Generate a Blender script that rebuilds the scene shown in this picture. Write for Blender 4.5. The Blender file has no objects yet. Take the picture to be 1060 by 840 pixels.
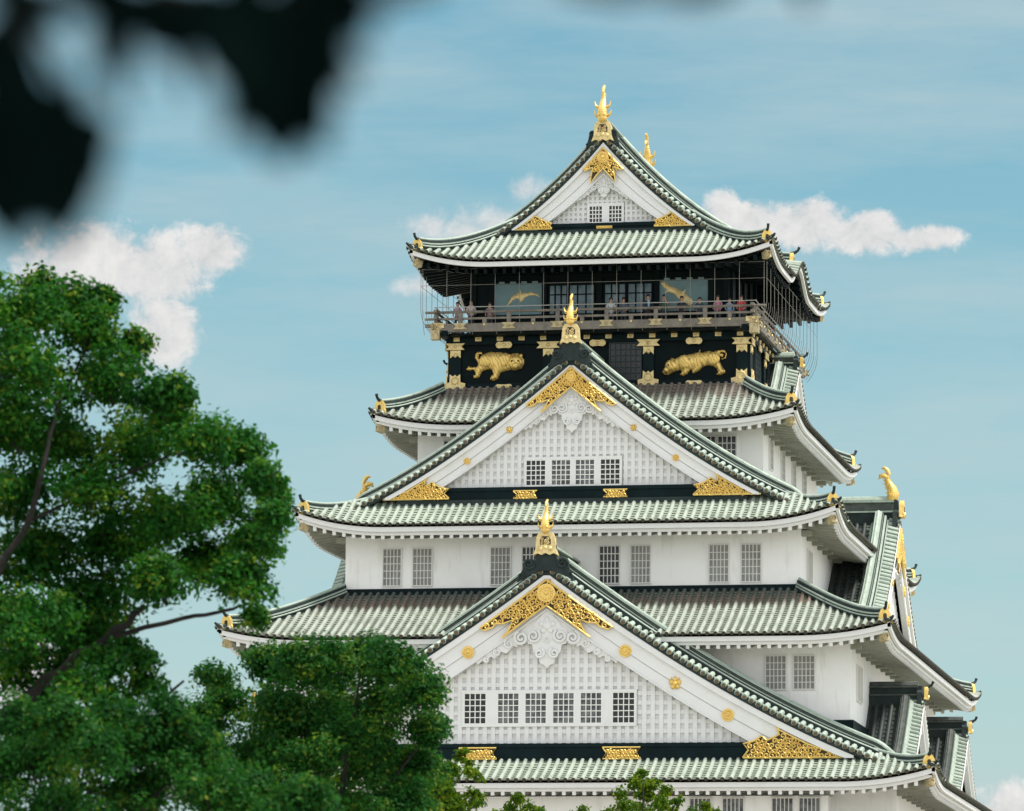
import bpy, math, random
import numpy as np
from mathutils import Matrix, Vector
random.seed(7); rng = np.random.default_rng(11)
S = bpy.context.scene
COL = S.collection
R = math.radians

# ------------------------------------------------------------------ camera
def camera_axes(yaw, pitch, roll):
    f = np.array([-math.sin(yaw)*math.cos(pitch), math.cos(yaw)*math.cos(pitch), math.sin(pitch)])
    rt = np.array([math.cos(yaw), math.sin(yaw), 0.]); up = np.cross(rt, f)
    return f, math.cos(roll)*rt + math.sin(roll)*up, -math.sin(roll)*rt + math.cos(roll)*up
CF, CR, CU = camera_axes(0.19910443, 0.14762535, 0.0103021)
CPOS = np.array([42.4157, -238.5667, 1.6])
cam = bpy.data.cameras.new('camera'); camo = bpy.data.objects.new('camera', cam); COL.objects.link(camo)
camo.matrix_world = Matrix(((CR[0], CU[0], -CF[0], CPOS[0]), (CR[1], CU[1], -CF[1], CPOS[1]),
                            (CR[2], CU[2], -CF[2], CPOS[2]), (0, 0, 0, 1)))
cam.sensor_width = 36; cam.lens = 36*5063/1060; cam.clip_start = 0.1; cam.clip_end = 9000
cam.dof.use_dof = True; cam.dof.focus_distance = 226; cam.dof.aperture_fstop = 2.9
S.camera = camo

# ------------------------------------------------------------------ sun, sky, exposure
SUN_ELEV, SUN_AZ = R(64), R(98)           # azimuth measured clockwise from +Y (north)
w = bpy.data.worlds.new('World'); S.world = w; w.use_nodes = True
nt = w.node_tree; nt.nodes.clear()
def N(tree, typ, **kw):
    n = tree.nodes.new(typ)
    for k, v in kw.items():
        if k == 'ins':
            for a, b in v.items(): n.inputs[a].default_value = b
        else: setattr(n, k, v)
    return n
def math_(tree, op, a, b=None, c=None, clamp=False):
    n = tree.nodes.new('ShaderNodeMath'); n.operation = op; n.use_clamp = clamp
    for i, x in enumerate((a, b, c)):
        if x is None: continue
        if isinstance(x, (int, float)): n.inputs[i].default_value = x
        else: tree.links.new(x, n.inputs[i])
    return n.outputs[0]
def build_sky():
    L = nt.links.new
    sky = N(nt, 'ShaderNodeTexSky', sky_type='NISHITA', sun_disc=False, sun_elevation=SUN_ELEV, sun_rotation=SUN_AZ,
            altitude=50, air_density=1.0, dust_density=1.6, ozone_density=1.6)
    tint = N(nt, 'ShaderNodeMix', data_type='RGBA', blend_type='MULTIPLY', ins={0: 1.0})
    tint.inputs[7].default_value = (0.655, 0.92, 0.80, 1); L(sky.outputs[0], tint.inputs[6])
    tc = N(nt, 'ShaderNodeTexCoord')
    def dot(v):
        n = N(nt, 'ShaderNodeVectorMath', operation='DOT_PRODUCT'); L(tc.outputs['Generated'], n.inputs[0]); n.inputs[1].default_value = v
        return n.outputs['Value']
    F0 = camera_axes(0.1991, 0.1476, 0)    # a fixed compass direction of the sky
    dz = math_(nt, 'MAXIMUM', dot(F0[0]), 0.05)
    u = math_(nt, 'DIVIDE', dot(F0[1]), dz); v = math_(nt, 'DIVIDE', dot(F0[2]), dz)
    cmb = N(nt, 'ShaderNodeCombineXYZ'); L(u, cmb.inputs[0]); L(v, cmb.inputs[1])
    nz = N(nt, 'ShaderNodeTexNoise', ins={'Scale': 125.0, 'Detail': 12.0, 'Roughness': 0.66, 'Distortion': 0.35}); L(cmb.outputs[0], nz.inputs['Vector'])
    nz2 = N(nt, 'ShaderNodeTexNoise', ins={'Scale': 16.0, 'Detail': 5.0, 'Roughness': 0.6}); L(cmb.outputs[0], nz2.inputs['Vector'])
    nz5 = N(nt, 'ShaderNodeTexNoise', ins={'Scale': 330.0, 'Detail': 6.0, 'Roughness': 0.7, 'Distortion': 0.6}); L(cmb.outputs[0], nz5.inputs['Vector'])
    nmix = math_(nt, 'ADD', math_(nt, 'MULTIPLY', nz.outputs[0], .72), math_(nt, 'MULTIPLY', nz5.outputs[0], .28))
    def ell(cx, cy, a, b, k=1.0):
        px = math_(nt, 'MULTIPLY', math_(nt, 'SUBTRACT', u, cx), 1/a); py = math_(nt, 'MULTIPLY', math_(nt, 'SUBTRACT', v, cy), 1/b)
        r = math_(nt, 'SQRT', math_(nt, 'ADD', math_(nt, 'MULTIPLY', px, px), math_(nt, 'MULTIPLY', py, py)))
        return math_(nt, 'MULTIPLY', math_(nt, 'SUBTRACT', 1.0, r), k)
    def group(lst, lo, hi, amp, noise):
        e = None
        for t in lst:
            q = ell(*t); e = q if e is None else math_(nt, 'MAXIMUM', e, q)
        s = math_(nt, 'ADD', e, math_(nt, 'MULTIPLY', math_(nt, 'SUBTRACT', noise, 0.5), amp))
        mr = N(nt, 'ShaderNodeMapRange', interpolation_type='SMOOTHSTEP', ins={1: lo, 2: hi, 3: 0.0, 4: 1.0}); L(s, mr.inputs[0])
        return mr.outputs[0]
    q = 1/5063
    P = lambda x, y, a, b, k=1.0: ((x-530)*q, (420-y)*q, a*q, b*q, k)
    big = group([P(100, 275, 75, 52), P(160, 285, 70, 50), P(215, 262, 45, 34), P(170, 345, 45, 50), P(60, 300, 55, 60),
                 P(770, 228, 55, 26), P(830, 232, 62, 30), P(890, 240, 62, 24), P(950, 244, 48, 17), P(720, 240, 30, 18), P(746, 214, 24, 22), P(838, 220, 34, 22), P(900, 228, 30, 18), P(968, 240, 32, 14),
                 P(1058, 842, 62, 46), P(20, 700, 80, 60)], -0.02, 0.50, 2.1, nmix)
    wisp = group([P(480, 240, 60, 34), P(540, 196, 34, 20), P(510, 232, 60, 26), P(430, 297, 40, 16), P(445, 236, 40, 20)],
                 0.05, 0.95, 2.4, nmix)
    # pale air towards the horizon
    sx_ = N(nt, 'ShaderNodeSeparateXYZ'); L(tc.outputs['Generated'], sx_.inputs[0])
    hz = N(nt, 'ShaderNodeMapRange', ins={1: 0.05, 2: 0.19, 3: 0.50, 4: 0.0}); L(sx_.outputs[2], hz.inputs[0])
    mh = N(nt, 'ShaderNodeMix', data_type='RGBA'); L(hz.outputs[0], mh.inputs[0]); L(tint.outputs[2], mh.inputs[6]); mh.inputs[7].default_value = (3.9, 4.35, 4.65, 1); tint = mh
    # thin high veil, streaked
    mp = N(nt, 'ShaderNodeMapping', ins={'Rotation': (0, 0, R(-14)), 'Scale': (5.0, 26.0, 1.0)}); L(cmb.outputs[0], mp.inputs[0])
    nz3 = N(nt, 'ShaderNodeTexNoise', ins={'Scale': 1.6, 'Detail': 6.0, 'Roughness': 0.6}); L(mp.outputs[0], nz3.inputs['Vector'])
    mr = N(nt, 'ShaderNodeMapRange', ins={1: 0.38, 2: 0.68, 3: 0.0, 4: 0.62}); L(nz3.outputs[0], mr.inputs[0])
    # cloud tones
    shade = N(nt, 'ShaderNodeMix', data_type='RGBA'); sr = N(nt, 'ShaderNodeMapRange', ins={1: .36, 2: .62}); L(nmix, sr.inputs[0]); L(sr.outputs[0], shade.inputs[0])
    shade.inputs[6].default_value = CLOUD_LO; shade.inputs[7].default_value = CLOUD_HI
    m0 = N(nt, 'ShaderNodeMix', data_type='RGBA'); L(mr.outputs[0], m0.inputs[0]); L(tint.outputs[2], m0.inputs[6]); m0.inputs[7].default_value = VEIL
    m1 = N(nt, 'ShaderNodeMix', data_type='RGBA'); L(math_(nt, 'MULTIPLY', wisp, 0.75), m1.inputs[0]); L(m0.outputs[2], m1.inputs[6]); L(shade.outputs[2], m1.inputs[7])
    m2 = N(nt, 'ShaderNodeMix', data_type='RGBA'); L(math_(nt, 'MULTIPLY', big, 0.93), m2.inputs[0]); L(m1.outputs[2], m2.inputs[6]); L(shade.outputs[2], m2.inputs[7])
    # bright broken cloud added outside the view to fill the shaded walls with light
    away = N(nt, 'ShaderNodeMapRange', interpolation_type='SMOOTHSTEP', ins={1: 0.955, 2: 0.80, 3: 0.0, 4: 1.0}); L(dot(F0[0]), away.inputs[0])
    nz4 = N(nt, 'ShaderNodeTexNoise', ins={'Scale': 3.2, 'Detail': 8.0, 'Roughness': 0.6}); L(tc.outputs['Generated'], nz4.inputs['Vector'])
    cov = N(nt, 'ShaderNodeMapRange', interpolation_type='SMOOTHSTEP', ins={1: 0.36, 2: 0.56, 3: 0.0, 4: 1.0}); L(nz4.outputs[0], cov.inputs[0])
    m3 = N(nt, 'ShaderNodeMix', data_type='RGBA'); L(math_(nt, 'MULTIPLY', away.outputs[0], cov.outputs[0]), m3.inputs[0]); L(m2.outputs[2], m3.inputs[6]); m3.inputs[7].default_value = (9.4, 9.5, 9.6, 1)
    m2 = m3
    bg = N(nt, 'ShaderNodeBackground', ins={1: 0.057}); L(m2.outputs[2], bg.inputs[0])
    out = N(nt, 'ShaderNodeOutputWorld'); L(bg.outputs[0], out.inputs[0])
CLOUD_LO, CLOUD_HI, VEIL = (4.15, 4.12, 4.12, 1), (5.45, 5.3, 5.2, 1), (3.2, 3.95, 4.1, 1)
build_sky()
sun = bpy.data.lights.new('sun', 'SUN'); sun.energy = 2.0; sun.angle = R(8); sun.color = (1, 0.95, 0.87)
suno = bpy.data.objects.new('sun', sun); COL.objects.link(suno)
sd = Vector((math.sin(SUN_AZ)*math.cos(SUN_ELEV), math.cos(SUN_AZ)*math.cos(SUN_ELEV), math.sin(SUN_ELEV)))
suno.rotation_euler = sd.to_track_quat('Z', 'Y').to_euler(); suno.location = (0, 0, 90)
S.view_settings.view_transform = 'Standard'; S.view_settings.look = 'None'
S.view_settings.exposure = 1.5; S.view_settings.gamma = 1.0

# ------------------------------------------------------------------ materials
def mat(name, col, rough=0.7, metal=0.0, noise=None, bump=None, spec=None):
    """noise = (scale, colour, lo, hi, detail): patches of a second colour; bump = (scale, strength, distance)"""
    m = bpy.data.materials.new(name); m.use_nodes = True; t = m.node_tree; b = t.nodes['Principled BSDF']
    b.inputs['Base Color'].default_value = (*col, 1); b.inputs['Roughness'].default_value = rough; b.inputs['Metallic'].default_value = metal
    if spec is not None: b.inputs['Specular IOR Level'].default_value = spec
    tc = t.nodes.new('ShaderNodeTexCoord'); last = None
    for nn in (noise or []):
        sc, c2, lo, hi = nn[:4]; st = nn[4] if len(nn) > 4 else (1, 1, 1)
        mp = N(t, 'ShaderNodeMapping', ins={'Scale': st}); t.links.new(tc.outputs['Object'], mp.inputs[0])
        n = N(t, 'ShaderNodeTexNoise', ins={'Scale': sc, 'Detail': 6.0, 'Roughness': 0.62}); t.links.new(mp.outputs[0], n.inputs['Vector'])
        r = N(t, 'ShaderNodeMapRange', ins={1: lo, 2: hi}); t.links.new(n.outputs[0], r.inputs[0])
        x = N(t, 'ShaderNodeMix', data_type='RGBA'); t.links.new(r.outputs[0], x.inputs[0])
        if last is None: x.inputs[6].default_value = (*col, 1)
        else: t.links.new(last, x.inputs[6])
        x.inputs[7].default_value = (*c2, 1); last = x.outputs[2]
    if last is not None: t.links.new(last, b.inputs['Base Color'])
    if bump:
        n = N(t, 'ShaderNodeTexNoise', ins={'Scale': bump[0], 'Detail': 5.0}); t.links.new(tc.outputs['Object'], n.inputs['Vector'])
        bp = N(t, 'ShaderNodeBump', ins={'Strength': bump[1], 'Distance': bump[2]}); t.links.new(n.outputs[0], bp.inputs['Height']); t.links.new(bp.outputs[0], b.inputs['Normal'])
    return m
def roof_mat(name, base, pale, dark, brown, b0, b1, deep=None):
    """verdigris copper tiles; attribute 'dn' = 0 at the eave .. 1 at the top: the sheltered top keeps its brown copper"""
    m = bpy.data.materials.new(name); m.use_nodes = True; t = m.node_tree; b = t.nodes['Principled BSDF']; L = t.links.new
    tc = t.nodes.new('ShaderNodeTexCoord'); at = N(t, 'ShaderNodeAttribute', attribute_name='dn')
    def noise(sc, st=(1, 1, 1), det=6):
        mp = N(t, 'ShaderNodeMapping', ins={'Scale': st}); L(tc.outputs['Object'], mp.inputs[0])
        n = N(t, 'ShaderNodeTexNoise', ins={'Scale': sc, 'Detail': det, 'Roughness': 0.65}); L(mp.outputs[0], n.inputs['Vector']); return n.outputs[0]
    def ramp(x, lo, hi):
        r = N(t, 'ShaderNodeMapRange', interpolation_type='SMOOTHSTEP', ins={1: lo, 2: hi}); L(x, r.inputs[0]); return r.outputs[0]
    def mix(f, a, c):
        x = N(t, 'ShaderNodeMix', data_type='RGBA'); L(f, x.inputs[0])
        for i, q in ((6, a), (7, c)):
            if isinstance(q, tuple): x.inputs[i].default_value = (*q, 1)
            else: L(q, x.inputs[i])
        return x.outputs[2]
    c = mix(ramp(noise(1.7), 0.35, 0.68), base, pale)
    c = mix(math_(t, 'MULTIPLY', ramp(noise(5.5), 0.54, 0.72), 0.7), c, dark)
    vo = N(t, 'ShaderNodeTexVoronoi', ins={'Scale': 2.4}); L(tc.outputs['Object'], vo.inputs['Vector']); sp = N(t, 'ShaderNodeSeparateColor'); L(vo.outputs['Color'], sp.inputs[0])
    c = mix(math_(t, 'MULTIPLY', ramp(sp.outputs[0], 0.45, 1.0), 0.42), c, dark); c = mix(math_(t, 'MULTIPLY', ramp(sp.outputs[1], 0.55, 1.0), 0.45), c, pale)
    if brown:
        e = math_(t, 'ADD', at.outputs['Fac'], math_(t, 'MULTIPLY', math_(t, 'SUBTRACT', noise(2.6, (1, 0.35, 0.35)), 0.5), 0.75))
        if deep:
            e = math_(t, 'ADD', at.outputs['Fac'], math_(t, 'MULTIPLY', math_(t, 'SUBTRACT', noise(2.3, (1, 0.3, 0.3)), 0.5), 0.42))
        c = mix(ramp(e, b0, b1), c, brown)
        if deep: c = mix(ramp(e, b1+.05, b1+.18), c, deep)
    L(c, b.inputs['Base Color']); b.inputs['Roughness'].default_value = 0.62
    bp = N(t, 'ShaderNodeBump', ins={'Strength': 0.35, 'Distance': 0.03}); L(noise(14), bp.inputs['Height']); L(bp.outputs[0], b.inputs['Normal'])
    return m
M = {}
M['plaster'] = mat('white_plaster', (.86, .855, .84), .82, noise=[(.35, (.77, .765, .74), .48, .78), (2.4, (.66, .65, .60), .55, .80, (1, 1, .16))], bump=(9, .12, .02))
M['paint'] = mat('white_paint', (.70, .70, .695), .7, noise=[(.9, (.63, .625, .605), .5, .8)], bump=(12, .10, .01))
M['soffit'] = mat('weathered_shaded_timber', (.31, .31, .26), .85, noise=[(1.2, (.20, .215, .165), .45, .75)])  # weathered grey-green timber, darkened further so eave shade sits in its colour
M['black'] = mat('black_lacquer', (.0010, .0046, .0052), .6, noise=[(1.3, (.002, .0085, .009), .4, .7)], spec=.10)
M['navy'] = mat('dark_blue_lacquer', (.0012, .0075, .0095), .6, noise=[(1.1, (.003, .015, .017), .4, .75)], spec=.12)
M['darktile'] = mat('dark_ridge_tile', (.004, .014, .0135), .75, noise=[(2.0, (.014, .032, .028), .45, .75), (9, (.05, .055, .045), .64, .82)], bump=(16, .3, .03))
M['greytile'] = mat('grey_ridge_tile', (.045, .056, .050), .7, noise=[(3.0, (.10, .115, .10), .45, .75)], bump=(22, .5, .04))
M['pale'] = mat('pale_verdigris', (.29, .355, .30), .65, noise=[(1.4, (.37, .43, .37), .4, .7), (6, (.12, .155, .13), .55, .75)], bump=(14, .2, .02))
M['roof'] = roof_mat('verdigris_tile', (.275, .325, .275), (.325, .365, .31), (.165, .20, .155), None, 0, 1)
M['pan'] = roof_mat('verdigris_pan_tile', (.26, .305, .245), (.33, .37, .305), (.13, .155, .115), None, 0, 1)
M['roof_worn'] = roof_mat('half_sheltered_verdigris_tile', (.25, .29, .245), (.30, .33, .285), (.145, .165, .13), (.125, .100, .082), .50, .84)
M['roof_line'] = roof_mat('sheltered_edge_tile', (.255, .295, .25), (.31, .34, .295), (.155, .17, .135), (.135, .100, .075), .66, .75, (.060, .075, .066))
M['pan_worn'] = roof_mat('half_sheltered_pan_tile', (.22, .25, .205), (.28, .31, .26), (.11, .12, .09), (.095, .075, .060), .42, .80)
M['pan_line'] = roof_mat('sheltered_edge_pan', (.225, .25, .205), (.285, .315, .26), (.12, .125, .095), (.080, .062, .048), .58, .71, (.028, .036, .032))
M['roof_dark'] = roof_mat('sheltered_shaded_tile', (.26, .35, .29), (.36, .44, .38), (.08, .11, .10), (.020, .032, .030), .0, .10)  # unpatinated dark copper; shade of the eave above also put into the colour
M['pan_dark'] = roof_mat('sheltered_shaded_pan', (.19, .24, .20), (.26, .31, .26), (.06, .07, .06), (.012, .020, .019), .0, .10)  # matching pans, with the same eave shade in their colour
M['gold'] = mat('gilded_metal', (.78, .55, .165), .40, .55, noise=[(4, (.62, .40, .10), .45, .75), (11, (.36, .23, .07), .66, .82)], bump=(18, .25, .02))
M['palegold'] = mat('pale_gilt', (.72, .575, .28), .48, .35, noise=[(5, (.46, .34, .13), .45, .75)], bump=(16, .2, .02))
M['oldgold'] = mat('tarnished_gilt', (.46, .38, .21), .55, .35, noise=[(6, (.24, .19, .10), .45, .7)])
M['bronze'] = mat('dark_bronze', (.035, .024, .010), .7, .1)
M['tileend'] = mat('tile_end_disc', (.050, .043, .028), .75, .1, noise=[(3, (.020, .022, .018), .4, .7)])
M['gilt_end'] = mat('gilt_tile_end', (.115, .080, .036), .65, .2, noise=[(3, (.05, .040, .022), .4, .7), (2.3, (.30, .20, .08), .60, .68)])
M['pane_dark'] = mat('dark_window_opening', (.006, .009, .010), .25)
M['pane_pale'] = mat('pale_shutter', (.30, .30, .285), .6, noise=[(1.2, (.20, .20, .19), .4, .7)])
M['pane_mid'] = mat('grey_mottled_window', (.16, .17, .175), .3, noise=[(2.2, (.04, .045, .05), .42, .58), (5, (.30, .29, .28), .6, .7)])  # grey curtained panes with dark and pale patches
M['grille'] = mat('window_grille_paint', (.68, .67, .64), .7)
M['darkgrille'] = mat('dark_teal_grille', (.012, .026, .030), .6)
M['whitegrille'] = mat('white_window_grille', (.76, .75, .72), .7)
M['rail'] = mat('weathered_rail_timber', (.175, .155, .125), .6, noise=[(3, (.10, .085, .07), .4, .7)])
M['railtop'] = mat('pale_steel_rail', (.42, .42, .40), .4, .3)
M['wire'] = mat('thin_net_wire', (.21, .205, .18), .5, .3)
M['panelblue'] = mat('blue_grey_painted_panel', (.14, .24, .26), .6, noise=[(1.5, (.11, .19, .21), .4, .7)])
M['glass'] = mat('blue_window_glass', (.05, .10, .12), .15, noise=[(.8, (.14, .22, .25), .45, .65)])
M['stone'] = mat('castle_stone', (.30, .27, .23), .9, noise=[(.6, (.20, .18, .15), .4, .7)], bump=(2, .6, .2))
def stone_joints(m):
    t = m.node_tree; bs = t.nodes['Principled BSDF']; L = t.links.new; tc = t.nodes.new('ShaderNodeTexCoord')
    mp = N(t, 'ShaderNodeMapping', ins={'Scale': (.8, .8, 1.25)}); L(tc.outputs['Object'], mp.inputs[0])
    v = N(t, 'ShaderNodeTexVoronoi', feature='DISTANCE_TO_EDGE', ins={'Scale': .9}); L(mp.outputs[0], v.inputs['Vector'])
    r = N(t, 'ShaderNodeMapRange', ins={1: .01, 2: .06, 3: 1.0, 4: 0.0}); L(v.outputs['Distance'], r.inputs[0])
    x = N(t, 'ShaderNodeMix', data_type='RGBA'); L(r.outputs[0], x.inputs[0]); L(bs.inputs['Base Color'].links[0].from_socket, x.inputs[6]); x.inputs[7].default_value = (.06, .055, .045, 1)
    L(x.outputs[2], bs.inputs['Base Color'])
stone_joints(M['stone'])

# ------------------------------------------------------------------ mesh builder
class MB:
    def __init__(s, xf=None): s.v = []; s.f = []; s.m = []; s.a = []; s.n = 0; s.xf = xf
    def add(s, vs, fs, mi=0, dn=None):
        vs = np.asarray(vs, float).reshape(-1, 3)
        if s.xf is not None: vs = vs @ s.xf[:3, :3].T + s.xf[:3, 3]
        s.v.append(vs); o = s.n
        s.f += [tuple(i+o for i in f) for f in fs]
        s.m += ([mi]*len(fs)) if isinstance(mi, int) else list(mi)
        s.a.append(np.zeros(len(vs)) if dn is None else np.broadcast_to(np.asarray(dn, float), (len(vs),)))
        s.n += len(vs)
    def box(s, x0, x1, y0, y1, z0, z1, mi=0):
        s.add([(x, y, z) for x in (x0, x1) for y in (y0, y1) for z in (z0, z1)],
              [(0, 1, 3, 2), (4, 6, 7, 5), (0, 4, 5, 1), (2, 3, 7, 6), (0, 2, 6, 4), (1, 5, 7, 3)], mi)
    def beam(s, p, q, w, h, mi=0, up=(0, 0, 1)):
        """bar from p to q, width w, height h, p and q on the centre line"""
        p = np.array(p, float); q = np.array(q, float); d = q-p; d = d/np.linalg.norm(d)
        u = np.array(up, float); r = np.cross(d, u); r /= (np.linalg.norm(r)+1e-9); u = np.cross(r, d)
        vs = [c + r*sx*w/2 + u*sz*h/2 for c in (p, q) for sx in (-1, 1) for sz in (-1, 1)]
        s.add(vs, [(0, 1, 3, 2), (4, 6, 7, 5), (0, 4, 5, 1), (2, 3, 7, 6), (0, 2, 6, 4), (1, 5, 7, 3)], mi)
    def tube(s, pts, r, n=6, mi=0, cap=True):
        pts = np.asarray(pts, float); k = len(pts); rr = np.broadcast_to(np.asarray(r, float), (k,))
        t = np.gradient(pts, axis=0); t /= (np.linalg.norm(t, axis=1)[:, None]+1e-9)
        ref = np.array([0, 0, 1.]) if abs(t[0][2]) < .9 else np.array([0, 1., 0]); vs = []
        for i in range(k):
            a = np.cross(t[i], ref); a /= (np.linalg.norm(a)+1e-9); b = np.cross(a, t[i]); ref = b
            for j in range(n):
                g = 2*math.pi*j/n; vs.append(pts[i] + rr[i]*(a*math.cos(g)+b*math.sin(g)))
        fs = [(i*n+j, i*n+(j+1) % n, (i+1)*n+(j+1) % n, (i+1)*n+j) for i in range(k-1) for j in range(n)]
        if cap: fs += [tuple(range(n))[::-1], tuple((k-1)*n+j for j in range(n))]
        s.add(vs, fs, mi)
    def sweep(s, path, side, up, prof, mi=0, cap=True):
        """path (k,3) with side and up vectors (k,3); prof list of (side, up) closed"""
        path = np.asarray(path, float); k = len(path); n = len(prof); vs = []
        side = np.broadcast_to(np.asarray(side, float), (k, 3)); up = np.broadcast_to(np.asarray(up, float), (k, 3))
        for i in range(k):
            for a, b in prof: vs.append(path[i]+side[i]*a+up[i]*b)
        fs = []; ms = []
        for i in range(k-1):
            for j in range(n):
                fs.append((i*n+j, i*n+(j+1) % n, (i+1)*n+(j+1) % n, (i+1)*n+j)); ms.append(mi if isinstance(mi, int) else mi[j])
        if cap:
            fs += [tuple(range(n))[::-1], tuple((k-1)*n+j for j in range(n))]; ms += [mi if isinstance(mi, int) else mi[0]]*2
        s.add(vs, fs, ms)
    def plate(s, poly, y0, y1, mi=0, mside=None):
        """polygon in x-z extruded from y0 (front) to y1 (back)"""
        n = len(poly); vs = [(x, y0, z) for x, z in poly]+[(x, y1, z) for x, z in poly]
        fs = [tuple(range(n)), tuple(range(2*n-1, n-1, -1))]+[(i, i+n, (i+1) % n+n, (i+1) % n) for i in range(n)]
        ms = [mi, mi]+[mi if mside is None else mside]*n
        s.add(vs, fs, ms)
    def disc(s, c, r, n=12, y0=0, y1=.05, mi=0):
        s.plate([(c[0]+r*math.cos(2*math.pi*i/n), c[1]+r*math.sin(2*math.pi*i/n)) for i in range(n)], y0, y1, mi)
    def dome(s, c, r, h, n=12, mi=0, y=0, sx=1, sz=1):
        """flattened dome bulging towards -y"""
        vs = [(c[0], y-h, c[1])]; fs = []
        rings = 3
        for q in range(1, rings+1):
            a = q/rings*math.pi/2
            for i in range(n):
                g = 2*math.pi*i/n; vs.append((c[0]+sx*r*math.sin(a)*math.cos(g), y-h*math.cos(a), c[1]+sz*r*math.sin(a)*math.sin(g)))
        fs += [(0, 1+i, 1+(i+1) % n) for i in range(n)]
        for q in range(rings-1):
            o = 1+q*n; fs += [(o+i, o+n+i, o+n+(i+1) % n, o+(i+1) % n) for i in range(n)]
        s.add(vs, fs, mi)
    def spiral(s, c, r, turns, a0, y, rt, mi=0, n=14, hand=1, m=5):
        pts = []
        for i in range(n):
            t = i/(n-1); g = a0+hand*turns*2*math.pi*t; q = r*(1-.82*t)
            pts.append((c[0]+q*math.cos(g), y, c[1]+q*math.sin(g)))
        s.tube(pts, np.linspace(rt, rt*.7, n), m, mi, cap=False)
    def build(s, name, mats, parent=None, smooth=True, ang=38, label=None):
        me = bpy.data.meshes.new(name)
        v = np.concatenate(s.v) if s.v else np.zeros((0, 3))
        me.from_pydata(v.tolist(), [], s.f)
        for m in (mats if isinstance(mats, (list, tuple)) else [mats]): me.materials.append(m)
        me.polygons.foreach_set('material_index', np.array(s.m, dtype=np.int32))
        a = me.attributes.new('dn', 'FLOAT', 'POINT'); a.data.foreach_set('value', np.concatenate(s.a).astype(np.float32))
        if smooth:
            me.polygons.foreach_set('use_smooth', np.ones(len(s.f), dtype=bool)); me.set_sharp_from_angle(angle=R(ang))
        me.update(); me.validate()
        o = bpy.data.objects.new(name, me); COL.objects.link(o)
        if parent is not None: o.parent = parent
        if label: o['label'] = label
        return o
def empty(name, loc=(0, 0, 0), rz=0, parent=None):
    o = bpy.data.objects.new(name, None); COL.objects.link(o); o.location = loc; o.rotation_euler.z = rz
    o.empty_display_size = .3
    if parent is not None: o.parent = parent
    return o
def tag(o, label=None, cat=None, group=None, kind=None):
    for k, v in (('label', label), ('category', cat), ('group', group), ('kind', kind)):
        if v: o[k] = v
    return o
def rotz(deg, loc=(0, 0, 0)):
    return np.array(Matrix.Translation(loc) @ Matrix.Rotation(R(deg), 4, 'Z'))

# ------------------------------------------------------------------ ground
g = MB(); g.add([(-4000, -4000, 0), (4000, -4000, 0), (4000, 4000, 0), (-4000, 4000, 0)], [(0, 1, 2, 3)])
tag(g.build('ground', mat('pale_gravel', (.40, .385, .35), .9, noise=[(.05, (.22, .24, .14), .5, .65), (3, (.26, .24, .2), .4, .7)])), kind='structure')

# ------------------------------------------------------------------ the castle keep
castle = empty('castle_keep')
tag(castle, 'tall white castle keep with green tiled roofs and gilded gables', 'castle')

class Prof:                                   # smooth roof profile z(|x|)
    def __init__(s, pts, deg=3):
        x = np.array([p[0] for p in pts]); z = np.array([p[1] for p in pts]); s.c = np.polyfit(x, z, deg)
    def __call__(s, x): return np.polyval(s.c, np.abs(x))
TH = .17                                      # roof thickness above the bargeboard line
P1 = Prof([(0, 26.97), (7.07, 22.19), (14.75, 18.3), (18.1, 17.14)])
P3 = Prof([(0, 37.58), (2.98, 35.21), (6.67, 32.55), (9.55, 31.05), (13, 29.62)])
P5 = Prof([(0, 49.84), (2.33, 47.4), (4.73, 45.49), (9.0, 43.28)])

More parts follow.
